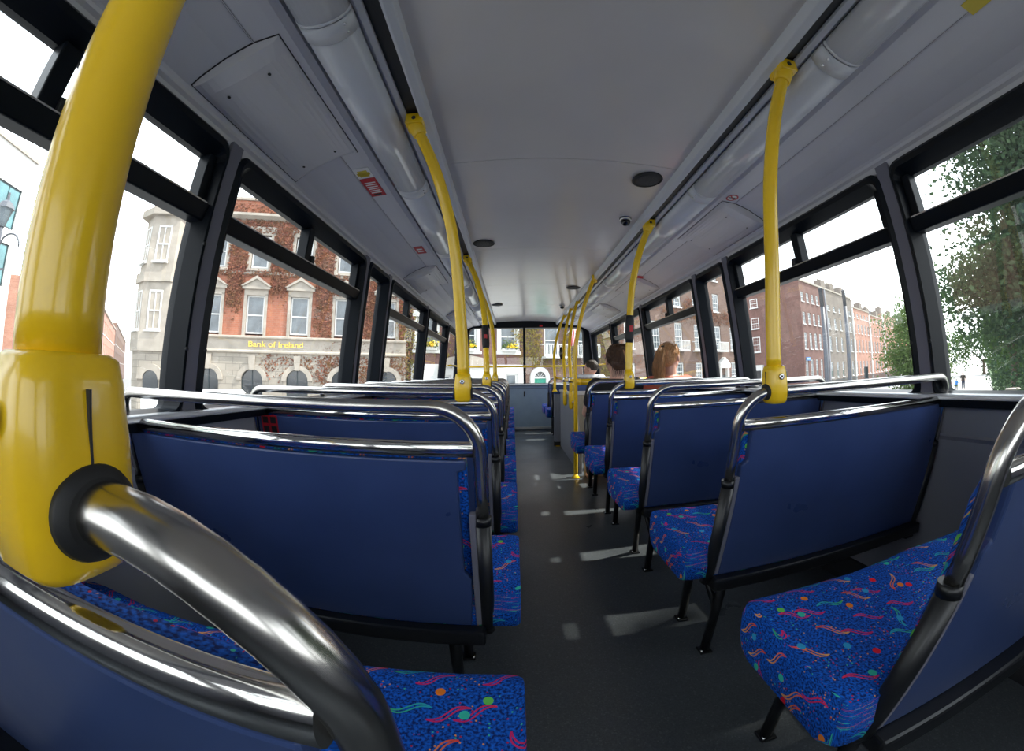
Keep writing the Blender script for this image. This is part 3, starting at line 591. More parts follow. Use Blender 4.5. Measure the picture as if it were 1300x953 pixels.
# ------------------------------------------------------------------ yellow poles
def make_pole(sg, yb, yt, label, bell=False, xoff=0.388):
    """pole standing on a seat rail, curving outwards to the slot in the ceiling"""
    xb = XC+sg*xoff; root = empty('grab_pole', (xb, yb, 0.878), label, 'pole', 'yellow poles standing on seat rails')
    prof = [(0.045, 0.0), (0.16, 0.003), (0.35, 0.015), (0.48, 0.030), (0.58, 0.052), (0.67, 0.078), (0.75, 0.108), (0.82, 0.140), (0.865, 0.160)]
    pts = []
    for z, o in prof:
        f = max(0, (z-0.1)/0.79); pts.append((sg*o, (yt-yb)*f**1.3, z))
    fine = []
    for i in range(len(pts)-1):
        a = [Vector(pts[max(i-1, 0)]), Vector(pts[i]), Vector(pts[i+1]), Vector(pts[min(i+2, len(pts)-1)])]
        for k in range(4):
            s = k/4; fine.append(0.5*((2*a[1])+(a[2]-a[0])*s+(2*a[0]-5*a[1]+4*a[2]-a[3])*s*s+(3*a[1]-a[0]-3*a[2]+a[3])*s**3))
    fine.append(Vector(pts[-1]))
    MB().tube(fine, 0.0185, 18).build('tube', 'yellow', root)
    # clamp round the rail
    def ring(z, a, b, n=28, e=3.4, oy=0.0):
        return [Vector((a*abs(math.cos(q))**(2/e)*(1 if math.cos(q) >= 0 else -1), oy+b*abs(math.sin(q))**(2/e)*(1 if math.sin(q) >= 0 else -1), z)) for q in [2*PI*j/n for j in range(n)]]
    m = MB(); m.loft([ring(-0.042, 0.016, 0.015), ring(-0.040, 0.021, 0.02), ring(-0.034, 0.0255, 0.025), ring(-0.012, 0.027, 0.027), ring(0.012, 0.027, 0.027), ring(0.036, 0.0245, 0.025), ring(0.045, 0.0225, 0.023), ring(0.0475, 0.0195, 0.0195)])
    c = m.build('clamp', 'yellow', root)
    m = MB(); m.box(-0.0276, 0.0276, -0.0005, 0.0005, 0.006, 0.034); m.build('joint_line', 'groove', c)
    m = MB(); m.lathe([(0.0075, -0.0275), (0.0075, -0.029), (0.005, -0.0295)], (0, 0, 0.022), 14, 'Y'); m.build('screw', 'steel', c)
    m = MB(); m.lathe([(0.0032, -0.0296), (0.0032, -0.0299)], (0, 0, 0.022), 6, 'Y'); m.build('screw_socket', 'rubber', c)
    for s2 in (-1, 1):
        m = MB(); m.lathe([(0.0195, 0.0255*s2), (0.0185, 0.0285*s2), (0.0145, 0.031*s2)], (0, 0.0, -0.013), 40, 'X'); m.build('grommet', 'rubber', c)
    # bracket in the ceiling track
    tp = fine[-1]; d = (fine[-1]-fine[-5]).normalized()
    m = MB(); m.tube([tp-d*0.045, tp-d*0.03, tp-d*0.012, tp+d*0.012], [0.0235, 0.0255, 0.0275, 0.028], 18); m.box(tp.x-0.029, tp.x+0.029, tp.y-0.03, tp.y+0.036, tp.z-0.012, tp.z+0.027)
    b = m.build('ceiling_bracket', 'yellow', root, 0.003)
    m = MB(); m.lathe([(0.007, -0.0305), (0.007, -0.033), (0.003, -0.034)], (tp.x, tp.y, tp.z+0.006), 12, 'Y'); m.build('screw', 'rubber', b)
    if bell:
        i0 = min(range(len(fine)), key=lambda i: abs(fine[i].z-0.215)); i1 = min(range(len(fine)), key=lambda i: abs(fine[i].z-0.355))
        seg = [fine[i0].lerp(fine[i1], k/6) for k in range(7)]
        p = MB().tube(seg, [0.019, 0.0235, 0.0235, 0.0235, 0.0235, 0.0235, 0.019], 16).build('bell_push', 'rubber', root)
        c2 = seg[3]; MB().box(c2.x-0.008, c2.x+0.012, c2.y-0.027, c2.y-0.02, c2.z-0.016, c2.z+0.016).build('button', 'red', p, 0.002)
    return root
RLY = lambda y: y + back_y(0.865)
make_pole(-1, RLY(0.108)-0.001, 0.06, 'huge out of focus yellow pole and clamp closest to the camera at left', False, 0.415)
make_pole(-1, RLY(0.118+0.545*2), 1.05, 'yellow pole on the third left seat, first one beyond the huge near pole')
make_pole(-1, RLY(0.118+0.545*4), 2.62, 'yellow pole with a black and red bell push above the fifth left seat', True)
make_pole(-1, RLY(0.118+0.545*6), 3.46, 'farthest yellow pole of the left row')
make_pole(1, RLY(0.20+0.594), 0.70, 'tall yellow pole nearest the camera on the right row')
make_pole(1, RLY(0.20+0.594*3), 1.94, 'yellow pole with a black and red bell push in front of the dark haired woman', True)

# ------------------------------------------------------------------ stairwell
SX = 0.600
st = empty('stairwell_enclosure', (SX, 4.0, 0), 'grey ribbed stairwell enclosure beside the aisle, ahead of the right seats', 'stairwell')
m = MB(); m.prism([(3.42, 0.0), (4.80, 0.0), (4.80, 0.70), (3.95, 0.70), (3.75, 0.62), (3.42, 0.22)], 0, 0.03, lambda a, b, d: Vector((d, a-4.0, b))); m.build('side_panel', 'ribbed', st, 0.005)
m = MB(); m.prism([(3.74, 0.625), (3.95, 0.70), (4.82, 0.70), (4.82, 0.725), (3.94, 0.725), (3.725, 0.64)], -0.012, 0.042, lambda a, b, d: Vector((d, a-4.0, b))); m.build('capping', 'sill', st, 0.004)
m = MB().box(-0.075, 0.03, 0.82, 0.87, 0.05, 0.665); m.build('end_panel', 'ribbed', st, 0.006)
m = MB().box(-0.078, 0.03, 0.818, 0.875, 0.0, 0.055); m.build('kick_plate', 'rubber', st)
m = MB().box(0.03, 0.77, 0.82, 0.86, 0.0, 0.65); m.build('far_panel', 'ribtan', st, 0.005)
m = MB().box(0.03, 0.77, 0.80, 0.88, 0.65, 0.70); m.build('far_capping', 'sill', st, 0.006)
m = MB().box(0.03, 0.75, -0.70, -0.66, 0.0, 0.22); m.build('near_panel', 'ribtan', st, 0.005)
m = MB().box(-0.06, -0.01, 0.79, 0.815, 0.0, 0.008); m.build('step_edge', 'yellow', st)
# rails of the stairwell
def curved(xb, y0, y1, z0, xt, n=26, zt=1.775):
    return [Vector((xb+(xt-xb)*max(0, (z-1.05)/(zt-1.05))**1.7, y0+(y1-y0)*max(0, (z-0.9)/(zt-0.9))**1.2, z)) for z in [z0+(zt-z0)*i/n for i in range(n+1)]]
def stair_pole(xb, y0, y1, z0, xt, lb, finial, extra=None):
    t = empty('stair_pole', (xb, y0, z0), lb, 'pole', 'yellow poles round the stairwell'); o = Vector(t.location)
    p = [q-o for q in curved(xb, y0, y1, z0, xt)]; m = MB().tube(p, 0.0175, 14); m.build('tube', 'yellow', t)
    MB().tube([p[-1]-Vector((0, 0, 0.05)), p[-1]+Vector((0, 0, 0.02))], 0.024, 14).build('ceiling_bracket', 'yellow', t)
    if finial:
        MB().lathe([(0.010, -0.03), (0.021, -0.015), (0.024, 0.03), (0.026, 0.12), (0.0185, 0.15)], (0, 0, 0), 14).build('socket', 'yellow', t)
        MB().lathe([(0.024, 0.235), (0.027, 0.245), (0.027, 0.275), (0.024, 0.285)], (0, 0, 0), 14).build('collar', 'chrome', t)
    else:
        MB().lathe([(0.036, 0.0), (0.036, 0.008), (0.024, 0.02), (0.0185, 0.035)], (0, 0, 0), 16).build('base', 'yellow', t)
    return t
stair_pole(0.545, 3.28, 3.24, 0.0, 0.735, 'yellow pole reaching from the floor to the ceiling at the head of the stairs', False)
stair_pole(0.580, 3.77, 4.26, 0.60, 0.76, 'yellow stairwell pole just ahead of the floor to ceiling one', True)
p_ = stair_pole(0.582, 4.22, 4.74, 0.60, 0.755, 'yellow stairwell pole with a small dark oval mirror on it', True)
m = MB(); m.ell((-0.035, 0.02, 0.56), (0.022, 0.014, 0.07), 14, 10); m.build('mirror', 'lens', p_)
stair_pole(0.532, 4.80, 5.30, 0.70, 0.75, 'farthest yellow stairwell pole bending towards the ceiling', False)
t = empty('stair_rail', (0.56, 3.28, 0.85), 'thick yellow horizontal rail across the back of the stairwell', 'rail')
MB().tube([(0.0, 0, 0), (0.42, 0, 0), (0.80, 0, 0)], 0.027, 16).build('padded_rail', 'yellow', t); MB().lathe([(0.03, -0.01), (0.03, 0.03)], (0, 0, 0), 16, 'X').build('end_collar', 'yellow', t)
t = empty('stair_handrail', (0.56, 3.3, 0.86), 'yellow handrail along the aisle side of the stairwell', 'rail')
MB().tube([(0, 0, 0), (0.02, 0.47, 0.0), (0.022, 0.92, 0.0), (0.0, 1.5, 0.02)], 0.016, 12).build('tube', 'yellow', t)
t = empty('windscreen_rail', (XC, 6.1, 1.053), 'yellow horizontal rail across the front windscreen', 'rail')
m = MB().tube([(-1.08, 0.12, 0), (-1.06, 0.02, 0), (-1.0, 0, 0), (1.0, 0, 0), (1.06, 0.02, 0), (1.08, 0.12, 0)], 0.014, 12); m.build('tube', 'yellow', t)
m = MB().tube([(-0.035, 0, 0), (-0.035, 0.17, 0)], 0.01, 8); m.lathe([(0.02, -0.02), (0.02, 0.02)], (-0.035, 0, 0), 12, 'X'); m.build('bracket', 'yellow', t)
for sg in (-1, 1):   # yellow rails along the front side windows
    t = empty('window_rail', (XC+sg*1.06, 5.5, 1.0), 'yellow rail along the front %s side window' % ('left' if sg < 0 else 'right'), 'rail')
    MB().tube([(0.0, -0.62, 0.045), (-sg*0.02, -0.6, 0.05), (-sg*0.02, 0.55, 0.05), (0.0, 0.58, 0.045)], 0.012, 10).build('tube', 'yellow', t)
    for y in (-0.55, 0.5): MB().tube([(-sg*0.02, y, 0.05), (sg*0.03, y, 0.05)], 0.008, 8).build('bracket', 'yellow', t)
# ------------------------------------------------------------------ people
def remesh(o, vox, sm=6, smooth=True):
    q = o.modifiers.new('remesh', 'REMESH'); q.mode = 'VOXEL'; q.voxel_size = vox; q.use_smooth_shade = smooth
    q = o.modifiers.new('smooth', 'SMOOTH'); q.factor = 0.5; q.iterations = sm
def limb(m, pts, r, n=12):
    m.tube(pts, r, n)
    for p, q in zip(pts, r): m.ell(p, (q, q, q), n, 8)
def hand(m, wr, d, up, sgn, s=1.0):
    d = Vector(d).normalized(); up = Vector(up).normalized(); side = d.cross(up)*sgn; wr = Vector(wr)
    rot = Matrix((side, d, up)).transposed()
    m.ell(wr+d*0.045*s, (0.038*s, 0.05*s, 0.016*s), 12, 8, rot)
    for k, (off, ln) in enumerate(((-0.027, 0.058), (-0.009, 0.07), (0.010, 0.065), (0.027, 0.05))):
        b = wr+d*0.085*s+side*off*s; m.tube([b, b+d*ln*0.5*s-up*0.006*s, b+d*ln*0.85*s-up*0.028*s], [0.009*s, 0.0085*s, 0.007*s], 8)
    b = wr+d*0.03*s-side*0.032*s; m.tube([b, b-side*0.022*s+d*0.025*s, b-side*0.026*s+d*0.055*s-up*0.008*s], [0.012*s, 0.010*s, 0.008*s], 8)
def head(m, c, yaw, s=1.0, tilt=0.0):
    R = (Matrix.Rotation(yaw, 3, 'Z') @ Matrix.Rotation(tilt, 3, 'X')); c = Vector(c); T = lambda x, y, z: c+R @ Vector((x*s, y*s, z*s))
    m.ell(T(0, -0.008, 0.015), (0.074*s, 0.093*s, 0.092*s), 20, 14, R); m.ell(T(0, 0.028, -0.045), (0.055*s, 0.058*s, 0.062*s), 18, 12, R)
    m.ell(T(0, 0.092, -0.022), (0.012*s, 0.017*s, 0.014*s), 10, 8, R); m.tube([T(0, 0.082, 0.015), T(0, 0.100, -0.018)], [0.009*s, 0.011*s], 8)
    m.ell(T(0, 0.078, -0.058), (0.024*s, 0.012*s, 0.006*s), 10, 6, R); m.ell(T(0, 0.078, -0.068), (0.021*s, 0.012*s, 0.006*s), 10, 6, R)
    m.ell(T(0, 0.072, -0.092), (0.02*s, 0.016*s, 0.015*s), 10, 6, R); m.tube([T(-0.045, 0.074, 0.022), T(0, 0.087, 0.026), T(0.045, 0.074, 0.022)], [0.008*s]*3, 8)
    for sg in (-1, 1):
        m.ell(T(sg*0.076, -0.004, -0.012), (0.010*s, 0.020*s, 0.031*s), 10, 8, R @ Matrix.Rotation(sg*0.35, 3, 'Z'))
        m.ell(T(sg*0.035, 0.062, -0.03), (0.022*s, 0.02*s, 0.02*s), 10, 8, R)
    return T, R
def eyes(T, R, s, root, parent):
    for sg in (-1, 1):
        o = MB().ell(T(sg*0.031, 0.076, 0.004), (0.013*s, 0.010*s, 0.008*s), 10, 8, R).build('eye', 'white', parent)
        MB().ell(T(sg*0.031, 0.0845, 0.004), (0.005*s, 0.003*s, 0.005*s), 8, 6, R).build('iris', 'hairdark', o)
def sitter(name, label, loc, hz, yaw, top, trousers, scale=1.0, tilt=0.0, kz=None):
    """seated figure facing +Y; loc on the cushion, hz = height of the head centre above it"""
    root = empty(name, loc, label, 'person'); k = (kz or hz)/0.58; sc_ = scale
    Z = lambda z: z*k
    lean = lambda z: -0.17*z
    def torso(m, g):
        secs = [(0.0, 0.15, 0.115, 0.02), (0.10, 0.15, 0.11, 0.01), (0.20, 0.135, 0.10, 0), (0.32, 0.155, 0.105, 0), (0.40, 0.165, 0.09, 0), (0.435, 0.125, 0.07, 0)]
        m.loft([[Vector(((a*sc_+g)*math.cos(2*PI*j/20), lean(z)+o+(b*sc_+g)*math.sin(2*PI*j/20), Z(z))) for j in range(20)] for z, a, b, o in secs])
        for s in (-1, 1): m.ell((s*0.145*sc_, lean(0.385), Z(0.385)), (0.055*sc_+g, 0.055*sc_+g, 0.05*sc_+g), 12, 8)
    def arms(m, g, upto):
        for s in (-1, 1):
            p = [(s*0.165*sc_, lean(0.37), Z(0.375)), (s*0.195*sc_, 0.06, Z(0.17)), (s*0.10*sc_, 0.26, Z(0.13))]
            if upto == 3: limb(m, p, [0.042*sc_+g, 0.035*sc_+g, 0.025*sc_+g]); hand(m, p[2], (-s*0.25, 1, -0.15), (0, 0.1, 1), s, sc_)
            else: limb(m, [p[0], Vector(p[0]).lerp(Vector(p[1]), 0.55)], [0.044*sc_+g, 0.040*sc_+g])
    def legs(m, g, full):
        for s in (-1, 1):
            p = [(s*0.085*sc_, 0.05, 0.05), (s*0.095*sc_, 0.36, 0.055), (s*0.095*sc_, 0.37, -0.37)]
            limb(m, p, [0.078*sc_+g, 0.056*sc_+g, 0.038*sc_+g])
            if full: m.tube([(p[2][0], 0.36, -0.40), (p[2][0], 0.44, -0.425), (p[2][0], 0.53, -0.432)], [0.036, 0.036, 0.024], 10)
    m = MB(); torso(m, 0); arms(m, 0, 3); legs(m, 0, True)
    hc = (0, lean(0.58)+0.015, hz); limb(m, [(0, lean(0.42)-0.01, Z(0.42)), (0, lean(0.5), hz-0.05)], [0.052*sc_, 0.047*sc_]); T, R = head(m, hc, yaw, sc_, tilt)
    b = m.build('body', 'skin', root, fix=False); remesh(b, 0.0065, 3); eyes(T, R, sc_, root, b)
    m = MB(); torso(m, 0.008); arms(m, 0.008, 2); o = m.build('top', top, root, fix=False); remesh(o, 0.009, 4)
    m = MB(); legs(m, 0.008, False); m.ell((0, 0.0, 0.05), (0.155*sc_, 0.12*sc_, 0.075), 16, 10); o = m.build('trousers', trousers, root, fix=False); remesh(o, 0.010, 3)
    return root, T, R
def strands(m, T, R, rng, n, start, end, r0=0.006, curl=0.01, mid=None, taper=0.65):
    """hair locks from start(i) over mid(i) to end(i) in head space"""
    for i in range(n):
        q = rng.random(); a = start(q, rng); c = end(q, rng); b = mid(q, rng) if mid else tuple((p+w)/2 for p, w in zip(a, c))
        pts = []
        ph = rng.random()*6
        for k in range(8):
            s = k/7; x = [(1-s)**2*a[j]+2*s*(1-s)*b[j]+s*s*c[j] for j in range(3)]
            pts.append(T(x[0]+curl*0.4*math.sin(ph+4*s), x[1]+curl*0.4*math.cos(ph+3*s), x[2]))
        m.tube(pts, [r0*(1.0-taper*k/7) for k in range(8)], 5)
rng = random.Random(5)
def cap(m, T, R, g=0.0, back=1.0):
    m.ell(T(0, -0.018, 0.024), (0.080+g, 0.092+g, 0.089+g), 24, 16, R)
    m.ell(T(0, -0.055, -0.022), (0.068+g, 0.048+g, 0.055+g), 20, 12, R)
def on_skull(a, e, g=0.0):     # a: azimuth from the back of the head, e: elevation
    return (( 0.081+g)*math.sin(a)*math.cos(e), -0.018-(0.094+g)*math.cos(a)*math.cos(e), 0.024+(0.091+g)*math.sin(e))
# dark haired woman, hair twisted up and clipped
root, T, R = sitter('person', 'woman with brown pinned up hair and black top seated ahead of the bell push pole', (0.765, 2.82, 0.455), 0.566, 0.15, 'clothblack', 'jeans', 1.04)
m = MB(); cap(m, T, R, 0.004); m.ell(T(0.0, -0.098, 0.018), (0.034, 0.030, 0.062), 16, 12, R); m.ell(T(0.0, -0.085, 0.06), (0.05, 0.035, 0.035), 14, 10, R)
for side in (-1, 1):
    strands(m, T, R, rng, 150, lambda q, g: on_skull(side*(0.5+1.3*q), 0.9-1.5*g.random(), 0.003), lambda q, g: (side*0.012*g.random(), -0.125+0.01*g.random(), 0.075-0.11*q), 0.0027, 0.012, lambda q, g: on_skull(side*(0.35+0.5*q), 0.45-0.9*q, 0.020))
strands(m, T, R, rng, 90, lambda q, g: on_skull(2.0*(q-.5), -0.75-0.15*g.random(), -0.002), lambda q, g: (0.02*(q-.5), -0.118, -0.02+0.06*g.random()), 0.003, 0.010, lambda q, g: on_skull(1.2*(q-.5), -0.25, 0.018))
strands(m, T, R, rng, 60, lambda q, g: on_skull(2.6*(q-.5), 0.7, 0.004), lambda q, g: (0.05*(q-.5)*2, -0.09-0.03*g.random(), 0.085+0.022*g.random()), 0.003, 0.016, lambda q, g: on_skull(1.6*(q-.5), 0.8, 0.03))
strands(m, T, R, rng, 30, lambda q, g: on_skull(2.2*(q-.5), -0.6, 0.0), lambda q, g: (0.11*(q-.5), -0.05-0.02*g.random(), -0.10-0.03*g.random()), 0.0022, 0.02)
m.build('hair', 'hairbrown', root, fix=False)
m = MB().tube([T(-0.006, -0.136, 0.06), T(0.004, -0.142, 0.02), T(0.008, -0.136, -0.02)], [0.004, 0.006, 0.004], 8); m.build('hair_clip', 'hairred', root)
# girl with ponytail
root, T, R = sitter('person', 'girl with strawberry blonde ponytail and coral top seated by the right window', (1.175, 2.78, 0.455), 0.578, -0.85, 'clothcoral', 'jeans', 0.98)
m = MB(); cap(m, T, R, 0.001); K = (-0.004, -0.112, 0.062)
strands(m, T, R, rng, 260, lambda q, g: on_skull(2*PI*q, 0.95-1.2*g.random()*(1 if math.cos(2*PI*q) > -0.3 else 0.25), 0.002), lambda q, g: (K[0]+0.012*math.sin(2*PI*q), K[1], K[2]+0.012*math.cos(2*PI*q)), 0.0027, 0.008, lambda q, g: on_skull(PI*math.sin(2*PI*q)*0.55, 0.75+0.3*math.cos(2*PI*q)*-1, 0.014))
strands(m, T, R, rng, 320, lambda q, g: (K[0]+0.016*(2*q-1), K[1]-0.006*g.random(), K[2]+0.012*(g.random()-.5)), lambda q, g: (-0.020+0.055*(q-.5)+0.03*(g.random()-.5), -0.140+0.05*(g.random()-.5), -0.13-0.10*g.random()), 0.0027, 0.022, lambda q, g: (-0.010+0.11*(q-.5), -0.185-0.02*g.random(), 0.02-0.05*g.random()), 0.8)
strands(m, T, R, rng, 60, lambda q, g: on_skull(-1.6-0.5*q, -0.1, 0.0), lambda q, g: (-0.085-0.018*g.random(), -0.03+0.05*(g.random()-.5), -0.12-0.05*g.random()), 0.0024, 0.02)
m.build('hair', 'hairred', root, fix=False)
m = MB(); m.loft([[T(K[0]+rr*math.cos(2*PI*j/14), K[1]+0.004+y, K[2]+rr*math.sin(2*PI*j/14)) for j in range(14)] for rr, y in ((0.017, -0.008), (0.022, 0.0), (0.017, 0.008))]); m.build('hair_tie', 'hairdark', root)
# boy beyond the stairs
root, T, R = sitter('person', 'boy with short dark hair and pale shirt beyond the stairwell, face turned left', (1.055, 5.15, 0.455), 0.535, 1.0, 'clothpale', 'jeans', 1.0, 0.0, 0.61)
m = MB(); m.ell(T(0, -0.020, 0.030), (0.080, 0.093, 0.087), 22, 14, R)
strands(m, T, R, rng, 220, lambda q, g: (0.03*(g.random()-.5), -0.02+0.04*(g.random()-.5), 0.112), lambda q, g: on_skull(2*PI*q, (-0.25 if math.cos(2*PI*q) > -0.2 else 0.45)+0.2*g.random(), 0.006), 0.0042, 0.016, lambda q, g: on_skull(2*PI*q, 0.85, 0.022))
m.build('hair', 'hairdark', root, fix=False)
# ------------------------------------------------------------------ the street outside
AZ = math.radians(65); U3 = Vector((math.sin(AZ), math.cos(AZ), 0)); N3 = Vector((-math.cos(AZ), math.sin(AZ), 0)); GZ = EYE-3.5
def wpos(u, n, h=0.0): return U3*u+N3*n+Vector((0, 0, GZ+h))
RZ = math.atan2(U3.y, U3.x)
def flat(name, m, quads, h, lb=None, t=0.15):
    k = MB()
    for u0, u1, n0, n1 in quads:
        vs = [wpos(u, n, z) for u in (u0, u1) for n in (n0, n1) for z in (h-t, h)]
        k.add(vs, [(0, 1, 3, 2), (4, 6, 7, 5), (0, 4, 5, 1), (2, 3, 7, 6), (0, 2, 6, 4), (1, 5, 7, 3)])
    return structure(k.build(name, m), lb)
flat('road', 'tarmac', [(-160, 420, -160, 300)], 0.0, None, 0.3)
flat('pavement', 'paving', [(-13.5, 36.4, 18.4, 40), (53.0, 260, 18.4, 24)], 0.13, 'pale pavement along the far side of the street')
flat('path', 'paving', [(18, 260, -0.9, 3.9)], 0.12, 'pale footpath between the trees')
flat('lawn', 'grass', [(18, 260, -60, -0.9)], 0.14)
# --- facade builder: local x = u, y = away from the street, z = up
def facade_root(name, lb, u, cat='building', group=None, n=22.0, rz=0.0):
    t = empty(name, wpos(u, n), lb, cat, group); t.rotation_euler.z = RZ+rz; return t
def wall(root, name, m, u0, u1, h0, h1, holes=(), depth=8.0, y0=0.0, reveal=0.16):
    us = sorted({u0, u1, *[h[0] for h in holes], *[h[1] for h in holes]}); hs = sorted({h0, h1, *[h[2] for h in holes], *[h[3] for h in holes]})
    us = [u for u in us if u0 <= u <= u1]; hs = [h for h in hs if h0 <= h <= h1]; k = MB()
    for a, b in zip(us[:-1], us[1:]):
        for c, d in zip(hs[:-1], hs[1:]):
            mu, mh = (a+b)/2, (c+d)/2
            if any(q[0] < mu < q[1] and q[2] < mh < q[3] for q in holes): continue
            k.add([(a, y0, c), (b, y0, c), (b, y0, d), (a, y0, d)], [(0, 1, 2, 3)])
    for a, b, c, d in [q[:4] for q in holes]:
        r = y0+reveal; k.add([(a, y0, c), (b, y0, c), (b, y0, d), (a, y0, d), (a, r, c), (b, r, c), (b, r, d), (a, r, d)], [(0, 4, 5, 1), (1, 5, 6, 2), (2, 6, 7, 3), (3, 7, 4, 0)])
    D = y0+depth; k.add([(u0, y0, h0), (u1, y0, h0), (u1, y0, h1), (u0, y0, h1), (u0, D, h0), (u1, D, h0), (u1, D, h1), (u0, D, h1)], [(0, 3, 7, 4), (1, 5, 6, 2), (3, 2, 6, 7), (4, 7, 6, 5)])
    return k.build(name, m, root)
WC = {}
def window(root, a, b, c, d, style='sash', pane='wglass', y=0.10, fr=0.09, sill=True):
    w_, h_ = round(b-a, 2), round(d-c, 2); key = (w_, h_, style, pane)
    if key in WC:
        o = WC[key].copy(); COL.objects.link(o); q = WC[key].children[0].copy(); COL.objects.link(q); q.parent = o
    else:
        k = MB(); k.box(0, fr, 0, 0.07, 0, h_); k.box(w_-fr, w_, 0, 0.07, 0, h_); k.box(fr, w_-fr, 0, 0.07, h_-fr, h_); k.box(fr, w_-fr, 0, 0.07, 0, fr)
        if 'sash' in style: k.box(fr, w_-fr, -0.01, 0.06, h_*0.48-0.035, h_*0.48+0.035)
        if 'bars' in style:
            for i in (1, 2): k.box(w_*i/3-0.018, w_*i/3+0.018, 0.02, 0.06, fr, h_-fr)
            for i in (1, 3): k.box(fr, w_-fr, 0.02, 0.06, h_*i/4-0.018, h_*i/4+0.018)
        if 'mid' in style: k.box(w_/2-0.025, w_/2+0.025, 0.0, 0.06, fr, h_-fr)
        if sill: k.box(-0.06, w_+0.06, -0.18, 0.0, -0.10, 0.0)
        o = k.build('window', 'wframe' if 'dark' not in style else 'iron', None); q = MB().box(fr, w_-fr, 0.035, 0.045, fr, h_-fr).build('pane', pane, o); WC[key] = o
    o.parent = root; o.location = (a, y, c); return o
def chimney(root, u, y, h, w_=1.6, d=0.9, hh=2.0, m='brickdark'):
    c = MB().box(u-w_/2, u+w_/2, y, y+d, h-0.5, h+hh).build('chimney', m, root)
    for i in range(3): MB().lathe([(0.11, 0), (0.09, 0.3), (0.11, 0.34)], (u-w_/2+w_*(i+0.5)/3, y+d/2, h+hh), 8).build('chimney_pot', 'stonetrim', c)
def leafcloud(m, rng, pts_fn, n, size):
    for _ in range(n):
        c, nrm = pts_fn(rng); a = Vector((rng.gauss(0, 1), rng.gauss(0, 1), rng.gauss(0, 1))); a = (a-nrm*a.dot(nrm)*(0.8 if nrm.length else 0)).normalized()
        b = a.cross(Vector((rng.gauss(0, 1), rng.gauss(0, 1), rng.gauss(0, 1)))).normalized() if not nrm.length else nrm.normalized().cross(a).normalized(); s = size*rng.uniform(0.6, 1.25)
        m.add([c-a*s*0.55, c+b*s*0.34, c+a*s*0.62, c-b*s*0.34], [(0, 1, 2, 3)])
def ivy(name, lb, m, patches, n, size, root_u, holes, seed, n0=22.0, dens=None):
    g = random.Random(seed); k = MB(); tot = sum((b-a)*(d-c)*w_ for a, b, c, d, w_ in patches)
    for a, b, c, d, w_ in patches:
        cnt = int(n*(b-a)*(d-c)*w_/tot); i = 0
        while i < cnt:
            cu, ch = g.uniform(a, b), g.uniform(c, d); rad = g.uniform(0.12, 0.4)
            for _ in range(9):
                u, h = cu+g.gauss(0, rad), ch+g.gauss(0, rad*0.8); i += 1
                if any(q[0]-0.05 < u < q[1]+0.05 and q[2]-0.05 < h < q[3]+0.05 for q in holes): continue
                p = wpos(u, n0-g.uniform(0.03, 0.16), h); nr = (-N3+Vector((g.gauss(0, .5), g.gauss(0, .5), g.gauss(0.2, .5)))).normalized(); leafcloud(k, g, lambda r_: (p, nr), 1, size)
    o = k.build(name, m, None, fix=False); return tag(o, lb, 'ivy', None, 'stuff')
# --- bank
BK = facade_root('bank_building', 'red brick corner bank with stone ground floor and gilt lettering, ivy over its front', 0.0)
bc = [-7.72, -5.22, -2.70, -0.18, 2.30]
h1 = [(c-0.62, c+0.62, 5.52, 7.80) for c in bc]; h2 = [(c-0.60, c+0.60, 9.22, 11.25) for c in bc]; h0 = [(c-0.60, c+0.60, 1.3, 3.70) for c in bc]
wall(BK, 'upper_wall', 'brick', -9.6, 3.4, 5.40, 13.40, h1+h2, 9.0)
g0 = wall(BK, 'ground_wall', 'stone', -9.6, 3.4, 0.0, 4.55, h0, 9.0, -0.10)
m = MB().prism([(-0.10, 4.52), (-0.22, 4.58), (-0.22, 4.66), (-0.16, 4.72), (-0.16, 5.28), (-0.30, 5.36), (-0.30, 5.44), (-0.05, 5.50), (0.2, 5.50), (0.2, 4.52)], -9.6, 3.4, lambda a, b, d: Vector((d, a, b))); m.build('fascia', 'stonetrim', BK)
m = MB().prism([(0.0, 12.05), (-0.15, 12.12), (-0.40, 12.25), (-0.40, 12.40), (0.1, 12.46), (0.1, 12.05)], -9.7, 3.4, lambda a, b, d: Vector((d, a, b))); m.build('cornice', 'stonetrim', BK)
MB().box(-9.7, 3.4, -0.10, 0.35, 13.30, 13.46).build('parapet_coping', 'stonetrim', BK)
m = MB().prism([(0.0, 8.85), (-0.10, 8.9), (-0.10, 9.05), (0.0, 9.1), (0.1, 9.1), (0.1, 8.85)], -9.6, 3.4, lambda a, b, d: Vector((d, a, b))); m.build('string_course', 'stonetrim', BK)
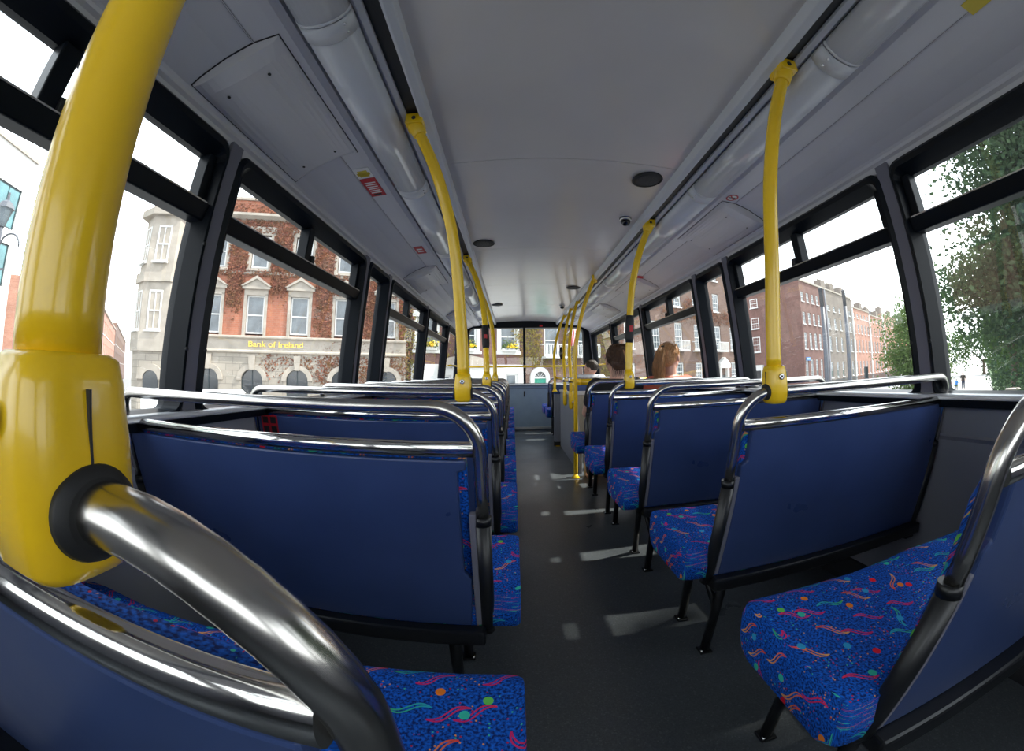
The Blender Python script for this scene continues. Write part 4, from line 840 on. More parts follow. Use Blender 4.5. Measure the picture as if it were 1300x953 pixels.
for c in bc:
    window(BK, c-0.50, c+0.50, 5.62, 7.72, 'sash', 'wglass', 0.10, 0.08, False); window(BK, c-0.48, c+0.48, 9.30, 11.15, 'sash', 'wglass', 0.10, 0.08, False)
    k = MB()
    for s in (-1, 1): k.box(c+s*0.52-(0.16 if s < 0 else 0), c+s*0.52+(0.16 if s > 0 else 0), -0.07, 0.12, 5.50, 7.80)
    k.box(c-0.68, c+0.68, -0.07, 0.12, 7.72, 8.05); k.box(c-0.8, c+0.8, -0.2, 0.05, 8.05, 8.2)
    k.prism([(c-0.85, 8.2), (c+0.85, 8.2), (c, 8.72)], -0.16, 0.05, lambda a, b, d: Vector((a, d, b))); k.prism([(c-0.88, 8.2), (c-0.72, 8.2), (c, 8.62), (c+0.72, 8.2), (c+0.88, 8.2), (c, 8.80)], -0.26, -0.1, lambda a, b, d: Vector((a, d, b)))
    k.build('window_surround', 'stonetrim', BK)
    k = MB(); k.box(c-0.72, c-0.52, -0.06, 0.12, 9.2, 11.35); k.box(c+0.52, c+0.72, -0.06, 0.12, 9.2, 11.35); k.box(c-0.78, c+0.78, -0.08, 0.12, 11.2, 11.70); k.box(c-0.7, c+0.7, -0.15, 0.1, 9.08, 9.22); k.build('window_surround', 'stonetrim', BK)
    # arched window of the ground floor
    k = MB(); R0 = 0.60; cz = 3.10
    for s in (-1, 1):
        pl = [(c+s*R0, 3.70), (c+s*R0, cz)]+[(c+s*R0*math.cos(PI/2*i/8), cz+R0*math.sin(PI/2*i/8)) for i in range(1, 9)]
        k.prism(pl, -0.10, 0.06, lambda a, b, d: Vector((a, d, b)))
    k.build('arch_infill', 'stone', BK)
    k = MB(); ro = 0.86; n = 18
    k.prism([(c+ro*math.cos(PI*i/n), cz+ro*math.sin(PI*i/n)) for i in range(n+1)]+[(c+R0*math.cos(PI*(n-i)/n), cz+R0*math.sin(PI*(n-i)/n)) for i in range(n+1)], -0.19, -0.05, lambda a, b, d: Vector((a, d, b)))
    k.prism([(c-0.12, 3.66), (c+0.12, 3.66), (c+0.2, 4.45), (c-0.2, 4.45)], -0.26, -0.05, lambda a, b, d: Vector((a, d, b))); k.build('arch_ring', 'stonetrim', BK)
    window(BK, c-0.60, c+0.60, 1.3, 3.70, 'mid dark', 'wdark', 0.04, 0.06, False)
# half octagonal corner bay
bay = [(-9.4, 0.0), (-9.9, -0.95), (-11.5, -0.95), (-12.3, -0.15), (-12.3, 1.6), (-9.4, 1.6)]
def bayprism(name, m, z0, z1, e): MB().prism([(x+(-e if x < -12 else (e if x > -9.5 else 0)), y-(e if y < 0.5 else -e)) for x, y in bay], z0, z1, lambda a, b, d: Vector((a, b, d))).build(name, m, BK)
bayprism('bay_base', 'stone', 0, 4.5, 0.0); bayprism('bay_fascia', 'stonetrim', 4.45, 5.45, 0.12); bayprism('bay_wall', 'stonetrim', 5.4, 11.9, 0.0); bayprism('bay_cornice', 'stonetrim', 11.8, 12.2, 0.3); bayprism('bay_attic', 'brick', 12.2, 13.2, -0.1); bayprism('bay_band', 'stonetrim', 8.1, 8.6, 0.12)
for c, y, rz in ((-10.7, -0.96, 0.0), (-11.9, -0.56, -PI/4)):
    for z0, z1 in ((5.55, 7.65), (9.2, 11.2)):
        o = window(BK, 0, 0.8, z0, z1, 'sash mid', 'wglass', 0, 0.08, True); o.rotation_euler.z = rz; o.location = (c-0.4*math.cos(rz), y-0.4*math.sin(rz)-0.02, z0)
k = MB(); c, cz = -10.7, 3.0; k.prism([(c-0.45, 1.2), (c+0.45, 1.2)]+[(c+0.45*math.cos(PI*i/12), cz+0.45*math.sin(PI*i/12)) for i in range(13)], -0.99, -0.94, lambda a, b, d: Vector((a, d, b))); k.build('arched_window', 'wdark', BK)
k = MB(); k.prism([(c+0.8*math.cos(PI*i/14), cz+0.8*math.sin(PI*i/14)) for i in range(15)]+[(c+0.46*math.cos(PI*(14-i)/14), cz+0.46*math.sin(PI*(14-i)/14)) for i in range(15)], -1.06, -0.94, lambda a, b, d: Vector((a, d, b))); k.build('arch_ring', 'stonetrim', BK)
t = empty('bank_sign', wpos(-3.92, 21.83, 4.90), 'gilt lettering fixed along the stone fascia of the bank', 'sign'); t.rotation_euler.z = RZ
def lettering(text, size, m, parent, loc, depth=0.03, width=None, name='lettering'):
    cu = bpy.data.curves.new(name, 'FONT'); cu.body = text; cu.size = size; cu.extrude = depth; cu.align_x = 'CENTER'; cu.offset = 0.006
    o = bpy.data.objects.new(name, cu); COL.objects.link(o); bpy.context.view_layer.update()
    me = bpy.data.meshes.new_from_object(o.evaluated_get(bpy.context.evaluated_depsgraph_get())); bpy.data.objects.remove(o)
    xs = [v.co.x for v in me.vertices]; k = width/(max(xs)-min(xs)) if width else 1.0
    me.transform(Matrix.Rotation(PI/2, 4, 'X') @ Matrix.Diagonal((k, 1, 1, 1))); me.materials.clear(); me.materials.append(M[m])
    o = bpy.data.objects.new(name, me); COL.objects.link(o); o.parent = parent; o.location = loc; return o
lettering('Bank of Ireland', 0.42, 'gold', t, (0, 0, 0), 0.03, 3.05)
t = empty('bank_emblem', wpos(-11.55, 21.2, 4.98), 'round gilt emblem on the fascia of the corner bay', 'emblem'); t.rotation_euler.z = RZ-0.5
m = MB(); m.loft([[Vector((r*math.cos(2*PI*j/20), y, r*math.sin(2*PI*j/20))) for j in range(20)] for r, y in ((0.20, 0), (0.20, -0.05), (0.25, -0.05), (0.25, 0))], caps=False); m.build('ring', 'gold', t)
m = MB(); m.box(-0.03, 0.03, -0.04, 0, -0.13, 0.13); m.box(-0.12, 0.12, -0.04, 0, -0.03, 0.03); m.build('device', 'gold', t)
bh = h1+h2+h0+[(c-0.72, c+0.72, 5.4, 8.75) for c in bc[:3]]
ivy('ivy', 'russet ivy spread over the brick front of the corner bank', 'ivyred', [(-9.4, -1.6, 8.2, 9.4, 1.5), (-7.0, -6.0, 7.0, 9.0, 1.6), (-9.4, -1.5, 9.2, 12.9, 0.9), (-9.4, -8.4, 6.6, 9.0, 1.0), (-12.0, -10.0, 8.0, 9.0, 0.9), (-4.6, -3.4, 7.7, 9.0, 1.0), (-1.9, 3.4, 5.5, 13.2, 1.0), (-4.6, 3.4, 3.2, 4.5, 0.7), (-1.5, 3.4, 2.4, 5.4, 0.9)], 34000, 0.12, 0, bh, 3)
# --- ivy covered house and white windowed houses that face the bus
def georgian(name, lb, u0, u1, H, wm, cols, rows, style='sash bars', ground=None, wd=1.05, group='terraced houses facing the bus', chim=(), skip=(), extra=()):
    r = facade_root(name, lb, u0, 'building', group); L = u1-u0
    holes = [(c-u0-wd/2, c-u0+wd/2, a, b) for c in cols for a, b in rows if (c, a) not in skip]+[(a-u0, b-u0, c, d) for a, b, c, d in extra]
    if ground:
        wall(r, 'ground_wall', ground[0], 0, L, 0, ground[1], [h for h in holes if h[3] <= ground[1]], 9.0, -0.04); wall(r, 'upper_wall', wm, 0, L, ground[1], H, [h for h in holes if h[2] >= ground[1]], 9.0)
    else: wall(r, 'wall', wm, 0, L, 0, H, holes, 9.0)
    for a, b, c, d in holes: window(r, a, b, c, d, style, 'wglass', 0.08, 0.13)
    MB().box(0, L, -0.12, 0.3, H-0.12, H+0.1).build('parapet_coping', 'stonetrim', r)
    m = MB(); m.prism([(0.5, H-0.2), (9, H-0.2), (4.7, H+1.8)], 0.1, L-0.1, lambda a, b, d: Vector((d, a, b))); m.build('roof', 'slate', r)
    for c in chim: chimney(r, c-u0, 0.5, H+0.1, 2.2, 1.2, 1.5, 'brickgrey')
    return r
HB = georgian('terraced_house', 'brown brick house with white rendered ground floor and flower boxes, facing the windscreen', 3.75, 11.05, 12.0, 'brickdark', [4.65, 7.25, 9.95], [(5.0, 6.95), (8.3, 10.1)], 'sash', ('render', 4.15), 1.15, extra=[(9.75, 10.6, 1.8, 3.6), (5.4, 6.2, 1.8, 3.5)])
for c in (0.9, 3.5, 6.2):
    k = MB(); k.box(c-0.78, c-0.575, -0.05, 0.1, 4.9, 7.05); k.box(c+0.575, c+0.78, -0.05, 0.1, 4.9, 7.05); k.box(c-0.85, c+0.85, -0.08, 0.1, 6.95, 7.3); k.box(c-0.85, c+0.85, -0.15, 0.1, 4.8, 4.98); k.build('window_surround', 'render', HB)
MB().box(3.0, 4.1, -0.12, 0.0, 0.1, 3.2).build('door', 'wdark', HB)
MB().prism([(1.6, 4.05), (5.0, 4.05), (4.4, 4.55), (3.3, 4.75), (2.2, 4.55)], -0.25, 0.0, lambda a, b, d: Vector((a, d, b))).build('pediment', 'stonetrim', HB)
for i, (u, lb) in enumerate(((4.75, 'window box of yellow flowers seen through the left side windows'), (7.15, 'left window box of yellow flowers seen through the windscreen'), (9.95, 'right window box of yellow flowers and greenery seen through the windscreen'))):
    t = facade_root('flower_box', lb, u, 'flower box', 'flower boxes', 21.75); MB().box(-0.5, 0.5, -0.12, 0.12, 4.98, 5.16).build('trough', 'render', t); g = random.Random(20+i)
    k = MB(); leafcloud(k, g, lambda r_: (Vector((r_.uniform(-0.5, 0.5), r_.uniform(-0.2, 0.15), 5.12+abs(r_.gauss(0.1, 0.22)))), Vector((0, 0, 0))), 260, 0.12); k.build('foliage', 'leafpale', t, fix=False)
    k = MB(); leafcloud(k, g, lambda r_: (Vector((r_.gauss(0.12, 0.16), r_.uniform(-0.24, 0.0), 5.2+abs(r_.gauss(0.05, 0.12)))), Vector((0, 0, 0))), 140, 0.11); k.build('flowers', 'flower', t, fix=False)
HC = georgian('terraced_house', 'brick house with arched white doorway and green door, golden ivy above it', 11.05, 17.6, 12.4, 'brickbrown', [13.2, 15.95], [(4.75, 6.95), (8.3, 10.3)], 'sash', None, 1.2, extra=[])
k = MB(); c = 12.2-11.05; k.box(c-0.72, c-0.45, -0.16, 0.05, 0, 3.3); k.box(c+0.45, c+0.72, -0.16, 0.05, 0, 3.3)
k.prism([(c+0.72*math.cos(PI*i/14), 3.28+0.72*math.sin(PI*i/14)) for i in range(15)]+[(c+0.42*math.cos(PI*(14-i)/14), 3.28+0.42*math.sin(PI*(14-i)/14)) for i in range(15)], -0.16, 0.05, lambda a, b, d: Vector((a, d, b))); k.build('door_surround', 'render', HC)
k = MB(); k.prism([(c+0.44*math.cos(PI*i/12), 3.28+0.44*math.sin(PI*i/12)) for i in range(13)], -0.04, 0.02, lambda a, b, d: Vector((a, d, b))); k.build('fanlight', 'wdark', HC)
k = MB()
for i in range(1, 6): a = PI*i/6; k.tube([(c, -0.06, 3.28), (c+0.44*math.cos(a), -0.06, 3.28+0.44*math.sin(a))], 0.02, 6)
k.build('fanlight_bars', 'render', HC); MB().box(c-0.45, c+0.45, -0.06, 0.0, 0.1, 3.26).build('door', 'green', HC, 0.01); MB().box(c-0.5, c+0.5, -0.10, 0.0, 3.24, 3.32).build('transom', 'render', HC)
def balcony(r, u, h, w_=1.7, m='render'):
    k = MB(); k.box(u-w_/2, u+w_/2, -0.7, 0.0, h-0.12, h); k.box(u-w_/2, u+w_/2, -0.7, -0.66, h+0.75, h+0.82)
    n = int(w_/0.14)
    for i in range(n+1): x = u-w_/2+w_*i/n; k.box(x-0.02, x+0.02, -0.70, -0.66, h, h+0.78)
    for s in (-1, 1): k.box(u+s*w_/2-0.02, u+s*w_/2+0.02, -0.7, 0.0, h+0.75, h+0.82)
    k.build('balcony', m, r)
balcony(HC, 13.2-11.05, 4.7); balcony(HC, 15.95-11.05, 4.75)
t = facade_root('flag', 'small red and white striped flag hanging from the ivy covered house', 14.35, 'flag', None, 21.3); MB().tube([(0, 0.7, 6.2), (0, 0, 6.6)], 0.025, 8).build('flagpole', 'render', t)
for i in range(5):
    k = MB(); x0 = -0.02+0.09*i; k.loft([[Vector((x0+dx, 0.04*math.sin(z*5+i), z)) for dx in (0, 0.09)]+[Vector((x0+dx, 0.04*math.sin(z*5+i)+0.01, z)) for dx in (0.09, 0)] for z in (6.55, 6.2, 5.8, 5.4)]); k.build('stripe', 'red' if i % 2 == 0 else 'white', t)
ivy('ivy', 'golden green ivy between the white windows facing the windscreen', 'ivygold', [(10.6, 12.45, 4.3, 8.5, 1.2), (11.6, 15.2, 3.9, 4.9, 0.7), (14.0, 15.2, 4.6, 8, 0.9), (3.2, 4.0, 3.4, 9, 1.0), (5.3, 6.4, 4.5, 9, 0.5), (16.6, 18.4, 2.5, 9, 1.0)], 6000, 0.12, 0, [(12.5, 13.9, 4.6, 7), (15.3, 16.6, 4.6, 7), (11.4, 12.95, 0, 4.05)], 8)
rows4 = [(2.75, 4.25), (5.40, 7.75), (9.15, 10.95), (12.25, 13.35)]
HD = georgian('terraced_house', 'plum brick house with white sash windows seen beside the ponytailed girl', 17.6, 27.6, 14.6, 'brickbrown', [20.3, 23.3, 26.25], rows4, chim=(18.5, 26.5))
HE = georgian('terraced_house', 'plum brick house with white door surround and balconies, seen through the narrow right window', 27.6, 36.4, 14.6, 'brickbrown', [29.0, 32.25, 35.0], rows4, chim=(28.4, 35.6), skip=((32.25, 2.75),))
balcony(HE, 29.0-27.6, 5.35); balcony(HE, 32.25-27.6, 5.35); balcony(HD, 26.25-17.6, 5.35, 1.3)
c = 32.8-27.6; k = MB(); k.box(c-0.8, c-0.5, -0.3, 0, 0, 3.7); k.box(c+0.5, c+0.8, -0.3, 0, 0, 3.7); k.box(c-0.9, c+0.9, -0.4, 0, 3.7, 4.1); k.prism([(c-0.95, 4.1), (c+0.95, 4.1), (c, 4.75)], -0.4, 0, lambda a, b, d: Vector((a, d, b))); k.build('door_surround', 'render', HE); MB().box(c-0.5, c+0.5, -0.05, 0, 0.1, 3.0).build('door', 'wdark', HE)
ivy('ivy', 'bare brown creeper on the plum brick house beside the right windows', 'ivyred', [(17.8, 21.0, 3, 13, 0.5), (27.0, 30.5, 8, 10, 1.0), (30.5, 34.5, 8, 9.2, 1.0), (24, 27, 7.9, 9, 1.0)], 4200, 0.13, 0, [(c-0.6, c+0.6, a, b) for c in (20.3, 23.3, 26.25, 29.0, 32.25, 35.0) for a, b in rows4], 9)
# --- corner building across the side street and the long terrace
C0 = 53.6
CB = facade_root('corner_building', 'four storey red brick building on the far street corner, windows along two sides', C0, 'building')
cr = [(1.6, 4.4), (5.9, 8.15), (9.35, 11.0), (12.5, 13.85)]; cc = [0.95+1.98*i for i in range(5)]
wall(CB, 'street_wall', 'brickdark', 0, 10.2, 0, 15.5, [(c-0.5, c+0.5, a, b) for c in cc for a, b in cr], 20)
for c in cc:
    for a, b in cr: window(CB, c-0.5, c+0.5, a, b, 'sash bars', 'wglass', 0.08, 0.13)
k = MB(); sidey = [3.0, 7.5, 11.5, 15.5]; k.box(-0.05, 0.0, -0.02, 20, 0, 15.5); k.build('side_wall', 'brickdark', CB)
for y in sidey[1:]:
    for a, b in cr[1:]:
        o = window(CB, 0, 1.3, a, b, 'sash bars', 'wglass', 0, 0.11); o.rotation_euler.z = -PI/2; o.location = (-0.07, y+0.65, a)
k = MB().box(-0.5, -0.05, 6.4, 7.9, 0, 4.0); k.build('porch', 'render', CB); MB().box(-0.56, -0.5, 6.7, 7.6, 0.1, 3.2).build('door', 'wdark', CB)
MB().box(-0.1, 10.2, -0.12, 0.3, 15.35, 15.6).build('parapet_coping', 'stonetrim', CB)
t = facade_root('glazed_penthouse', 'pale glazed rooftop block above the corner building', C0+1, 'building', None, 40.0); MB().box(-6, 8, 0, 10, 15.5, 20.0).build('glazing', 'teal', t); MB().box(-6.6, 8.6, -0.6, 10, 20.0, 20.6).build('roof', 'slate', t)
row = [(63.8, 79.0, 15.5, 'brickgrey', 'grey brown terrace block with stout chimneys next to the corner building', (65.5, 70, 75.5)), (79.0, 92.0, 14.0, 'brickpink', 'orange brick terrace house beyond the grey brown block', (80.5, 88)), (92.0, 106.0, 13.6, 'brickpink', 'pale orange terrace house with white band, third along the right street', (94, 103)),
       (106.0, 124.0, 15.0, 'brickpink', 'taller orange terrace house near the end of the right street', (108, 119)), (124.0, 170.0, 14.5, 'brick', 'farthest red terrace house, ending behind the roadside tree', (128, 140, 155))]
for u0, u1, H, m, lb, ch in row:
    nC = int((u1-u0)/2.6); cols = [u0+(u1-u0)*(i+0.5)/nC for i in range(nC)]
    r = georgian('terraced_house', lb, u0, u1, H, m, cols, [(1.5, 4.0), (5.7, 8.0), (9.2, 11.0), (12.1, 13.0)] , 'sash', None, 1.1, 'terrace along the right street', ch)
    MB().box(-0.15, 0.35, -0.2, 0.1, 0, H-0.2).build('downpipe', 'render' if H < 15.2 else 'slate', r)
t = facade_root('railing', 'black iron railing in front of the right hand terrace', 54.0, 'railing', None, 19.4); k = MB()
for i in range(190): k.box(0.3*i-0.02, 0.3*i+0.02, -0.02, 0.02, 0.1, 1.5)
k.build('bars', 'iron', t); k = MB(); k.box(0, 57, -0.03, 0.03, 1.3, 1.36); k.box(0, 57, -0.03, 0.03, 0.3, 0.36); k.build('rails', 'iron', t)
# --- left: side street and modern block
def side_block(name, lb, n0, n1, u, H, wm, rows, pitch, wd, style, pane, group=None, ang=PI/2):
    t = empty(name, wpos(u, n0), lb, 'building', group); t.rotation_euler.z = RZ+ang; L = n1-n0; nC = int(L/pitch); cs = [L*(i+0.5)/nC for i in range(nC)]
    wall(t, 'wall', wm, 0, L, 0, H, [(c-wd/2, c+wd/2, a, b) for c in cs for a, b in rows], 14)
    for c in cs:
        for a, b in rows: window(t, c-wd/2, c+wd/2, a, b, style, pane, 0.08, 0.10, style != 'mid dark')
    MB().box(0, L, -0.15, 0.3, H-0.1, H+0.15).build('parapet_coping', 'stonetrim', t); return t
side_block('brick_terrace', 'long red brick terrace receding down the left side street', 36, 86, -25.5, 11.0, 'brickpink', [(1.2, 3.6), (4.8, 6.8), (8.0, 9.8)], 2.6, 1.2, 'sash', 'wglass', None, math.radians(118.4))
side_block('brick_terrace', 'far brown terrace at the end of the left side street', 81, 150, -49.8, 12.5, 'brickbrown', [(4.8, 6.8), (8.4, 10.4)], 4.0, 1.6, 'sash', 'wglass', None, math.radians(118.4))
MBk = side_block('office_block', 'modern white office block with teal windows at the far left edge', 4, 25.5, -25.0, 17.5, 'render', [(1.0, 3.4), (4.6, 7.4), (8.4, 11.2), (12.2, 15.0)], 3.5, 2.3, 'mid dark', 'teal')
# --- street furniture
def lamp(name, lb, u, n, H, ornate=True, r=0.07, cat='street lamp'):
    t = empty(name, wpos(u, n), lb, cat); t.rotation_euler.z = RZ
    MB().lathe([(r*2.4, 0), (r*2.4, 0.25), (r*1.6, 0.6), (r*1.5, 1.2), (r, 1.4), (r*0.8, H-0.9)], (0, 0, 0), 14).build('post', 'greypost', t)
    if ornate:
        k = MB()
        for s in (-1, 1): k.tube([(0, 0, H-1.6)]+[(s*(0.5-0.42*math.cos(a)), 0, H-1.55+0.42*math.sin(a)) for a in [PI*i/8 for i in range(9)]], 0.03, 8)
        k.box(-0.45, 0.45, -0.03, 0.03, H-2.3, H-2.24); k.build('scroll_arms', 'greypost', t)
        k = MB(); k.lathe([(0.10, H-0.9), (0.24, H-0.35), (0.26, H-0.3)], (0, 0, 0), 8, smooth=False); k.build('lantern', 'wglass', t); k = MB(); k.lathe([(0.3, H-0.3), (0.2, H-0.1), (0.05, H), (0.03, H+0.25)], (0, 0, 0), 8, smooth=False); k.build('lantern_cap', 'greypost', t)
    return t
lamp('street_lamp', 'ornate street lamp standing above the footpath at right', 30, 3.4, 8.5); lamp('street_lamp', 'ornate street lamp in front of the white office block at far left', -12.2, 11.6, 8.6, True, 0.09)
for u, n, H, lb in ((19.6, 6.9, 7.2, 'grey post between the corner building and the grey brown block'), (23.5, 6.9, 7.6, 'slimmer grey post farther along the right street')):
    t = lamp('roadside_post', lb, u, n, H, False, 0.13, 'post'); MB().lathe([(0.10, H-1.0), (0.10, H-0.05), (0.12, H-0.03), (0.03, H+0.05)], (0, 0, 0), 12).build('finial', 'greypost', t)
def signal(u, n, lb, rz):
    t = empty('traffic_light', wpos(u, n), lb, 'traffic light', 'traffic lights'); t.rotation_euler.z = RZ+rz
    MB().lathe([(0.09, 0), (0.055, 0.1), (0.055, 3.3)], (0, 0, 0), 12).build('post', 'iron', t); MB().box(-0.17, 0.17, -0.12, 0.1, 2.3, 3.25).build('head', 'iron', t, 0.03)
    for z, m in ((3.05, 'red'), (2.78, 'ylw'), (2.5, 'green')): MB().lathe([(0.09, -0.125), (0.05, -0.14)], (0, 0, z), 12, 'Y').build('lamp', m, t)
signal(33.5, 8.5, 'traffic light with a red lamp beside the slimmer grey post', 0.6); signal(27.0, 12.6, 'traffic light standing before the corner building', 0.6); signal(-13.5, 20.3, 'traffic light at the corner below the bank bay', -0.5)
t = facade_root('street_name_plate', 'blue street name plate on the corner building', C0, 'sign', None, 21.92); MB().box(0.4, 2.0, -0.05, 0, 4.3, 4.75).build('plate', 'signblue', t); MB().box(0.6, 1.8, -0.06, -0.04, 4.47, 4.58).build('writing', 'white', t)
def car(name, lb, u, n, rz, body, van=False):
    t = empty(name, wpos(u, n), lb, 'van' if van else 'car'); t.rotation_euler.z = RZ+rz
    side = [(-2.7, 0.35), (-2.75, 2.5), (-2.6, 2.72), (1.3, 2.75), (1.9, 2.1), (2.3, 1.35), (2.75, 1.1), (2.8, 0.35)] if van else [(-2.1, 0.3), (-2.15, 0.85), (-1.75, 1.0), (-1.2, 1.42), (0.3, 1.46), (1.0, 1.0), (2.0, 0.82), (2.15, 0.5), (2.1, 0.3)]
    w_ = 1.0 if van else 0.85
    MB().prism(side, -w_, w_, lambda a, b, d: Vector((a, d*(1-0.06*max(0, b-1.0)), b))).build('body', body, t, 0.08, 3)
    k = MB()
    for s in (-1, 1): k.prism([(1.0, 1.5), (1.35, 2.35), (0.5, 2.35), (0.5, 1.5)] if van else [(-1.3, 1.0), (-1.05, 1.34), (0.25, 1.37), (0.75, 1.0)], s*(w_*0.965), s*(w_*1.0), lambda a, b, d: Vector((a, d, b)))
    k.prism([(1.45, 2.55), (2.27, 1.5), (2.33, 1.5), (1.5, 2.6)] if van else [(0.38, 1.42), (1.0, 1.02), (1.06, 1.04), (0.42, 1.46)], -w_*0.82, w_*0.82, lambda a, b, d: Vector((a, d, b))); k.build('glazing', 'wdark', t)
    for x in (-1.6, 1.75) if van else (-1.3, 1.3):
        for s in (-1, 1): q = MB().lathe([(0.33, -0.1), (0.34, 0), (0.33, 0.1)], (x, s*(w_-0.08), 0.33), 18, 'Y').build('wheel', 'rubber', t); MB().lathe([(0.2, -0.11), (0.2, 0.11)], (x, s*(w_-0.08), 0.33), 12, 'Y').build('hub', 'alu', q)
    return t
car('delivery_van', 'white van parked in front of the bank, only its roof above the seat rail', -6.0, 17.2, 0.0, 'carwhite', True)
car('parked_car', 'silver car beyond the right seats near the corner building', 41.0, 17.0, 0.0, 'carsilver')
# --- walkers
def walker(lb, u, n, h, top, leg, rz=0.0, hair='hairdark'):
    t = empty('person', wpos(u, n, 0.12), lb, 'person', None); t.rotation_euler.z = rz; s = h/1.75
    def S(*p): return Vector(p)*s
    m = MB()
    for q in (-1, 1):
        limb(m, [S(q*0.09, 0, 0.9), S(q*0.09, 0.04*q+0.02, 0.5), S(q*0.09, -0.02+0.10*q, 0.08)], [0.085*s, 0.06*s, 0.042*s]); m.tube([S(q*0.09, -0.06+0.1*q, 0.04), S(q*0.09, 0.14+0.1*q, 0.03)], [0.045*s, 0.035*s], 8)
        limb(m, [S(q*0.2, 0, 1.4), S(q*0.24, -0.05*q, 1.12), S(q*0.23, 0.08-0.1*q, 0.88)], [0.05*s, 0.042*s, 0.032*s]); hand(m, S(q*0.23, 0.08-0.1*q, 0.88), (0, 0.1, -1), (q, 0, 0), q, s)
    m.loft([[S(a*math.cos(2*PI*j/16), b*math.sin(2*PI*j/16), z) for j in range(16)] for z, a, b in ((0.85, 0.16, 0.11), (1.0, 0.16, 0.11), (1.15, 0.14, 0.10), (1.35, 0.19, 0.12), (1.45, 0.15, 0.09), (1.5, 0.06, 0.06))])
    m.tube([S(0, 0, 1.45), S(0, 0.01, 1.6)], [0.055*s, 0.05*s], 10); T, R = head(m, S(0, 0.02, 1.635), 0, s); b = m.build('body', 'skin', t, fix=False); remesh(b, 0.016, 2)
    m = MB(); m.loft([[S(a*math.cos(2*PI*j/16), b*math.sin(2*PI*j/16), z) for j in range(16)] for z, a, b in ((0.84, 0.185, 0.135), (1.0, 0.18, 0.13), (1.15, 0.165, 0.12), (1.35, 0.21, 0.14), (1.46, 0.16, 0.10), (1.48, 0.08, 0.07))])
    for q in (-1, 1): limb(m, [S(q*0.2, 0, 1.4), S(q*0.24, -0.05*q, 1.14)], [0.062*s, 0.055*s])
    m.build('top', top, t, fix=False)
    m = MB()
    for q in (-1, 1): limb(m, [S(q*0.09, 0, 0.88), S(q*0.09, 0.04*q+0.02, 0.5), S(q*0.09, -0.02+0.10*q, 0.12)], [0.1*s, 0.075*s, 0.06*s])
    m.build('trousers', leg, t, fix=False); m = MB(); m.ell(T(0, -0.018, 0.03), (0.083*s, 0.096*s, 0.088*s), 14, 10); m.build('hair', hair, t); return t
walker('tall pedestrian in dark clothes walking on the footpath at right', 54.0, 2.3, 1.8, 'hairdark', 'jeans', RZ+PI/2)
walker('small pedestrian in blue on the footpath beside the tall dark one', 52.5, 2.95, 1.15, 'blue', 'jeans', RZ-PI/2); walker('small pedestrian in pink at the left of the footpath group', 51.5, 3.6, 1.15, 'pink', 'jeans', RZ-PI/2, 'hairbrown')
# --- trees
def tree(lb, u, n, base, clumps, leaves, size, m, seed, tr=0.25, kind='leafy_tree'):
    t = empty(kind, wpos(u, n), lb, 'tree'); g = random.Random(seed); t.rotation_euler.z = RZ
    k = MB(); k.tube([(0, 0, 0), (0.05, 0.05, base*0.5), (0, 0, base)], [tr*1.3, tr, tr*0.85], 12)
    for x, y, z, rx, ry, rz in clumps: k.tube([(0, 0, base*0.8), (x*0.45, y*0.45, base*0.5+z*0.5), (x*0.85, y*0.85, z)], [tr*0.6, tr*0.4, tr*0.12], 8)
    k.build('trunk', 'bark', t)
    k = MB(); vol = [rx*ry*rz for *_, rx, ry, rz in clumps]; tot = sum(vol)
    for (x, y, z, rx, ry, rz), v in zip(clumps, vol):
        subs = []
        for _ in range(26):
            d = Vector((g.gauss(0, 1), g.gauss(0, 1), g.gauss(0, 1))).normalized()*g.uniform(0.45, 1.0); subs.append(Vector((x+d.x*rx, y+d.y*ry, z+d.z*rz)))
        def pf(r_):
            c = r_.choice(subs); q = 0.30*min(rx, rz); return Vector((c.x+r_.gauss(0, q), c.y+r_.gauss(0, q), c.z+r_.gauss(0, q*0.8))), Vector((0, 0, 0))
        leafcloud(k, g, pf, int(leaves*v/tot), size)
    k.build('foliage', m, t, fix=False); return t
tree('large dark tree filling the right hand windows', 16.5, -3.45, 4.5, [(0.3, 1.6, 8.5, 2.2, 2.4, 3.0), (-0.8, -0.4, 7.0, 3.0, 2.8, 3.8), (1.5, 2.0, 6.0, 2.0, 2.2, 2.2), (-1.5, -3.5, 6.5, 3.0, 3.0, 4.5), (0, 0.5, 11.0, 2.4, 2.6, 2.4), (0.5, -0.6, 3.2, 2.2, 1.6, 2.2), (-1, -3, 11, 2.6, 2.6, 2.6), (0.5, 0.8, 4.6, 2.2, 2.0, 2.0), (-8.1, -0.8, 13.9, 2.5, 2.5, 2.3)], 110000, 0.18, 'leafdark', 41, 0.32)  # last clump is out of view, added to shade the near right cushions
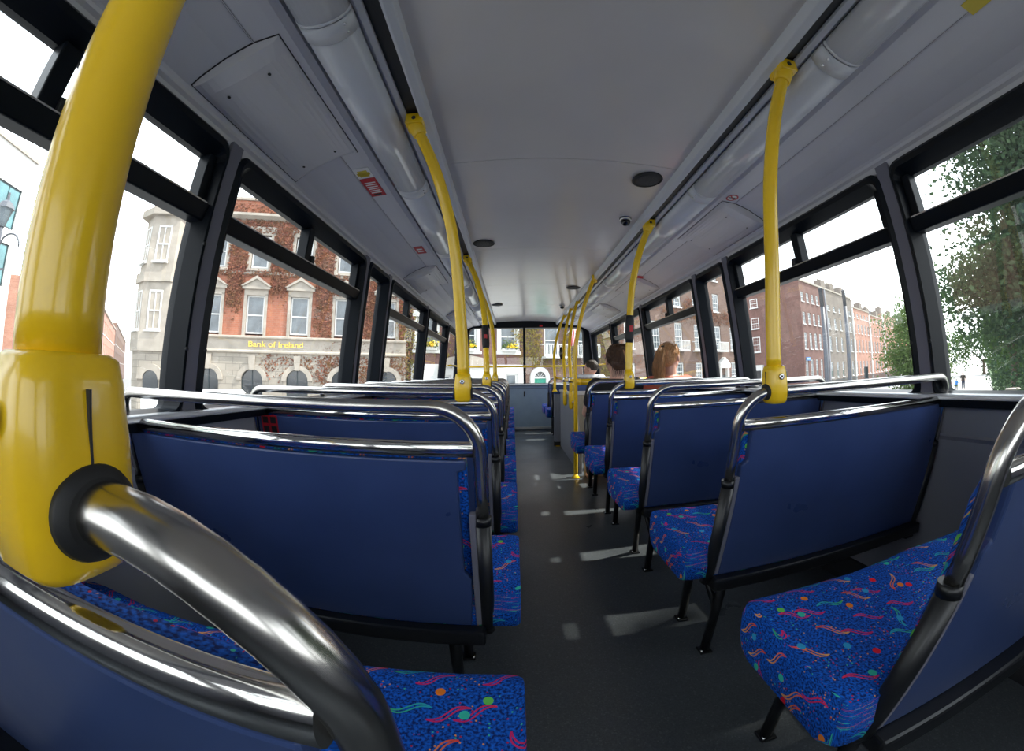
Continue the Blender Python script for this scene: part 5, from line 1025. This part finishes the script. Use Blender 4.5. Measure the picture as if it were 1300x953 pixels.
tree('lighter green tree overhanging the footpath behind the large dark tree', 30.0, -1.8, 3.5, [(0, 1.6, 6.8, 2.6, 2.4, 2.4), (1, -1.5, 6.4, 3.2, 3.0, 3.8), (-1, 0.2, 4.6, 2.2, 1.9, 1.7)], 9000, 0.24, 'leaf', 42)
tree('bright bushy tree at the kerb between the two right windows', 34.0, 5.0, 2.0, [(0, 0.2, 4.5, 1.9, 1.9, 2.7), (0.3, -0.5, 2.6, 1.8, 1.9, 1.8), (0, 0.2, 6.6, 1.2, 1.2, 1.2)], 8000, 0.20, 'leafpale', 43, 0.15)
tree('light green tree left of the footpath behind the ornate lamp', 43.0, 5.6, 2.2, [(0, 0, 4.6, 2.0, 2.3, 2.4), (0.5, -0.9, 3.2, 1.8, 1.7, 1.9), (0, 0.4, 6.6, 1.4, 1.5, 1.3)], 7000, 0.24, 'leafpale', 49, 0.15)
tree('distant tree closing the end of the footpath', 95.0, 0.0, 3.0, [(0, -2.5, 6.5, 4, 4, 3.6), (0, 4.2, 5.5, 3, 3.0, 3.2)], 4500, 0.42, 'leaf', 44)
tree('low dense shrubs along the park side of the footpath', 30.0, -2.6, 0.4, [(-6, 0.3, 1.3, 3, 1.2, 1.4), (0, 0.2, 1.5, 4, 1.3, 1.6), (7, 0.3, 1.6, 4, 1.3, 1.7), (15, 0.4, 1.8, 5, 1.5, 2.0)], 12000, 0.22, 'leafdark', 47, 0.1, 'shrubs')
tree('distant dark tree along the park side of the footpath', 48.0, -4.5, 3.0, [(0, 0.5, 6.5, 4, 3.6, 5.2), (4, 0, 5.5, 4, 3.4, 4.5)], 7000, 0.32, 'leafdark', 45)
for u, n, lb in ((24.5, -1.3, 'stone gate pier beside the footpath under the large tree'), (21.5, -2.2, 'nearer stone gate pier under the large tree')):
    t = empty('gate_pier', wpos(u, n), lb, 'pier'); t.rotation_euler.z = RZ; MB().box(-0.3, 0.3, -0.3, 0.3, 0, 1.7).build('shaft', 'stonetrim', t, 0.02); MB().box(-0.36, 0.36, -0.36, 0.36, 1.7, 1.95).build('cap', 'stonetrim', t, 0.04)
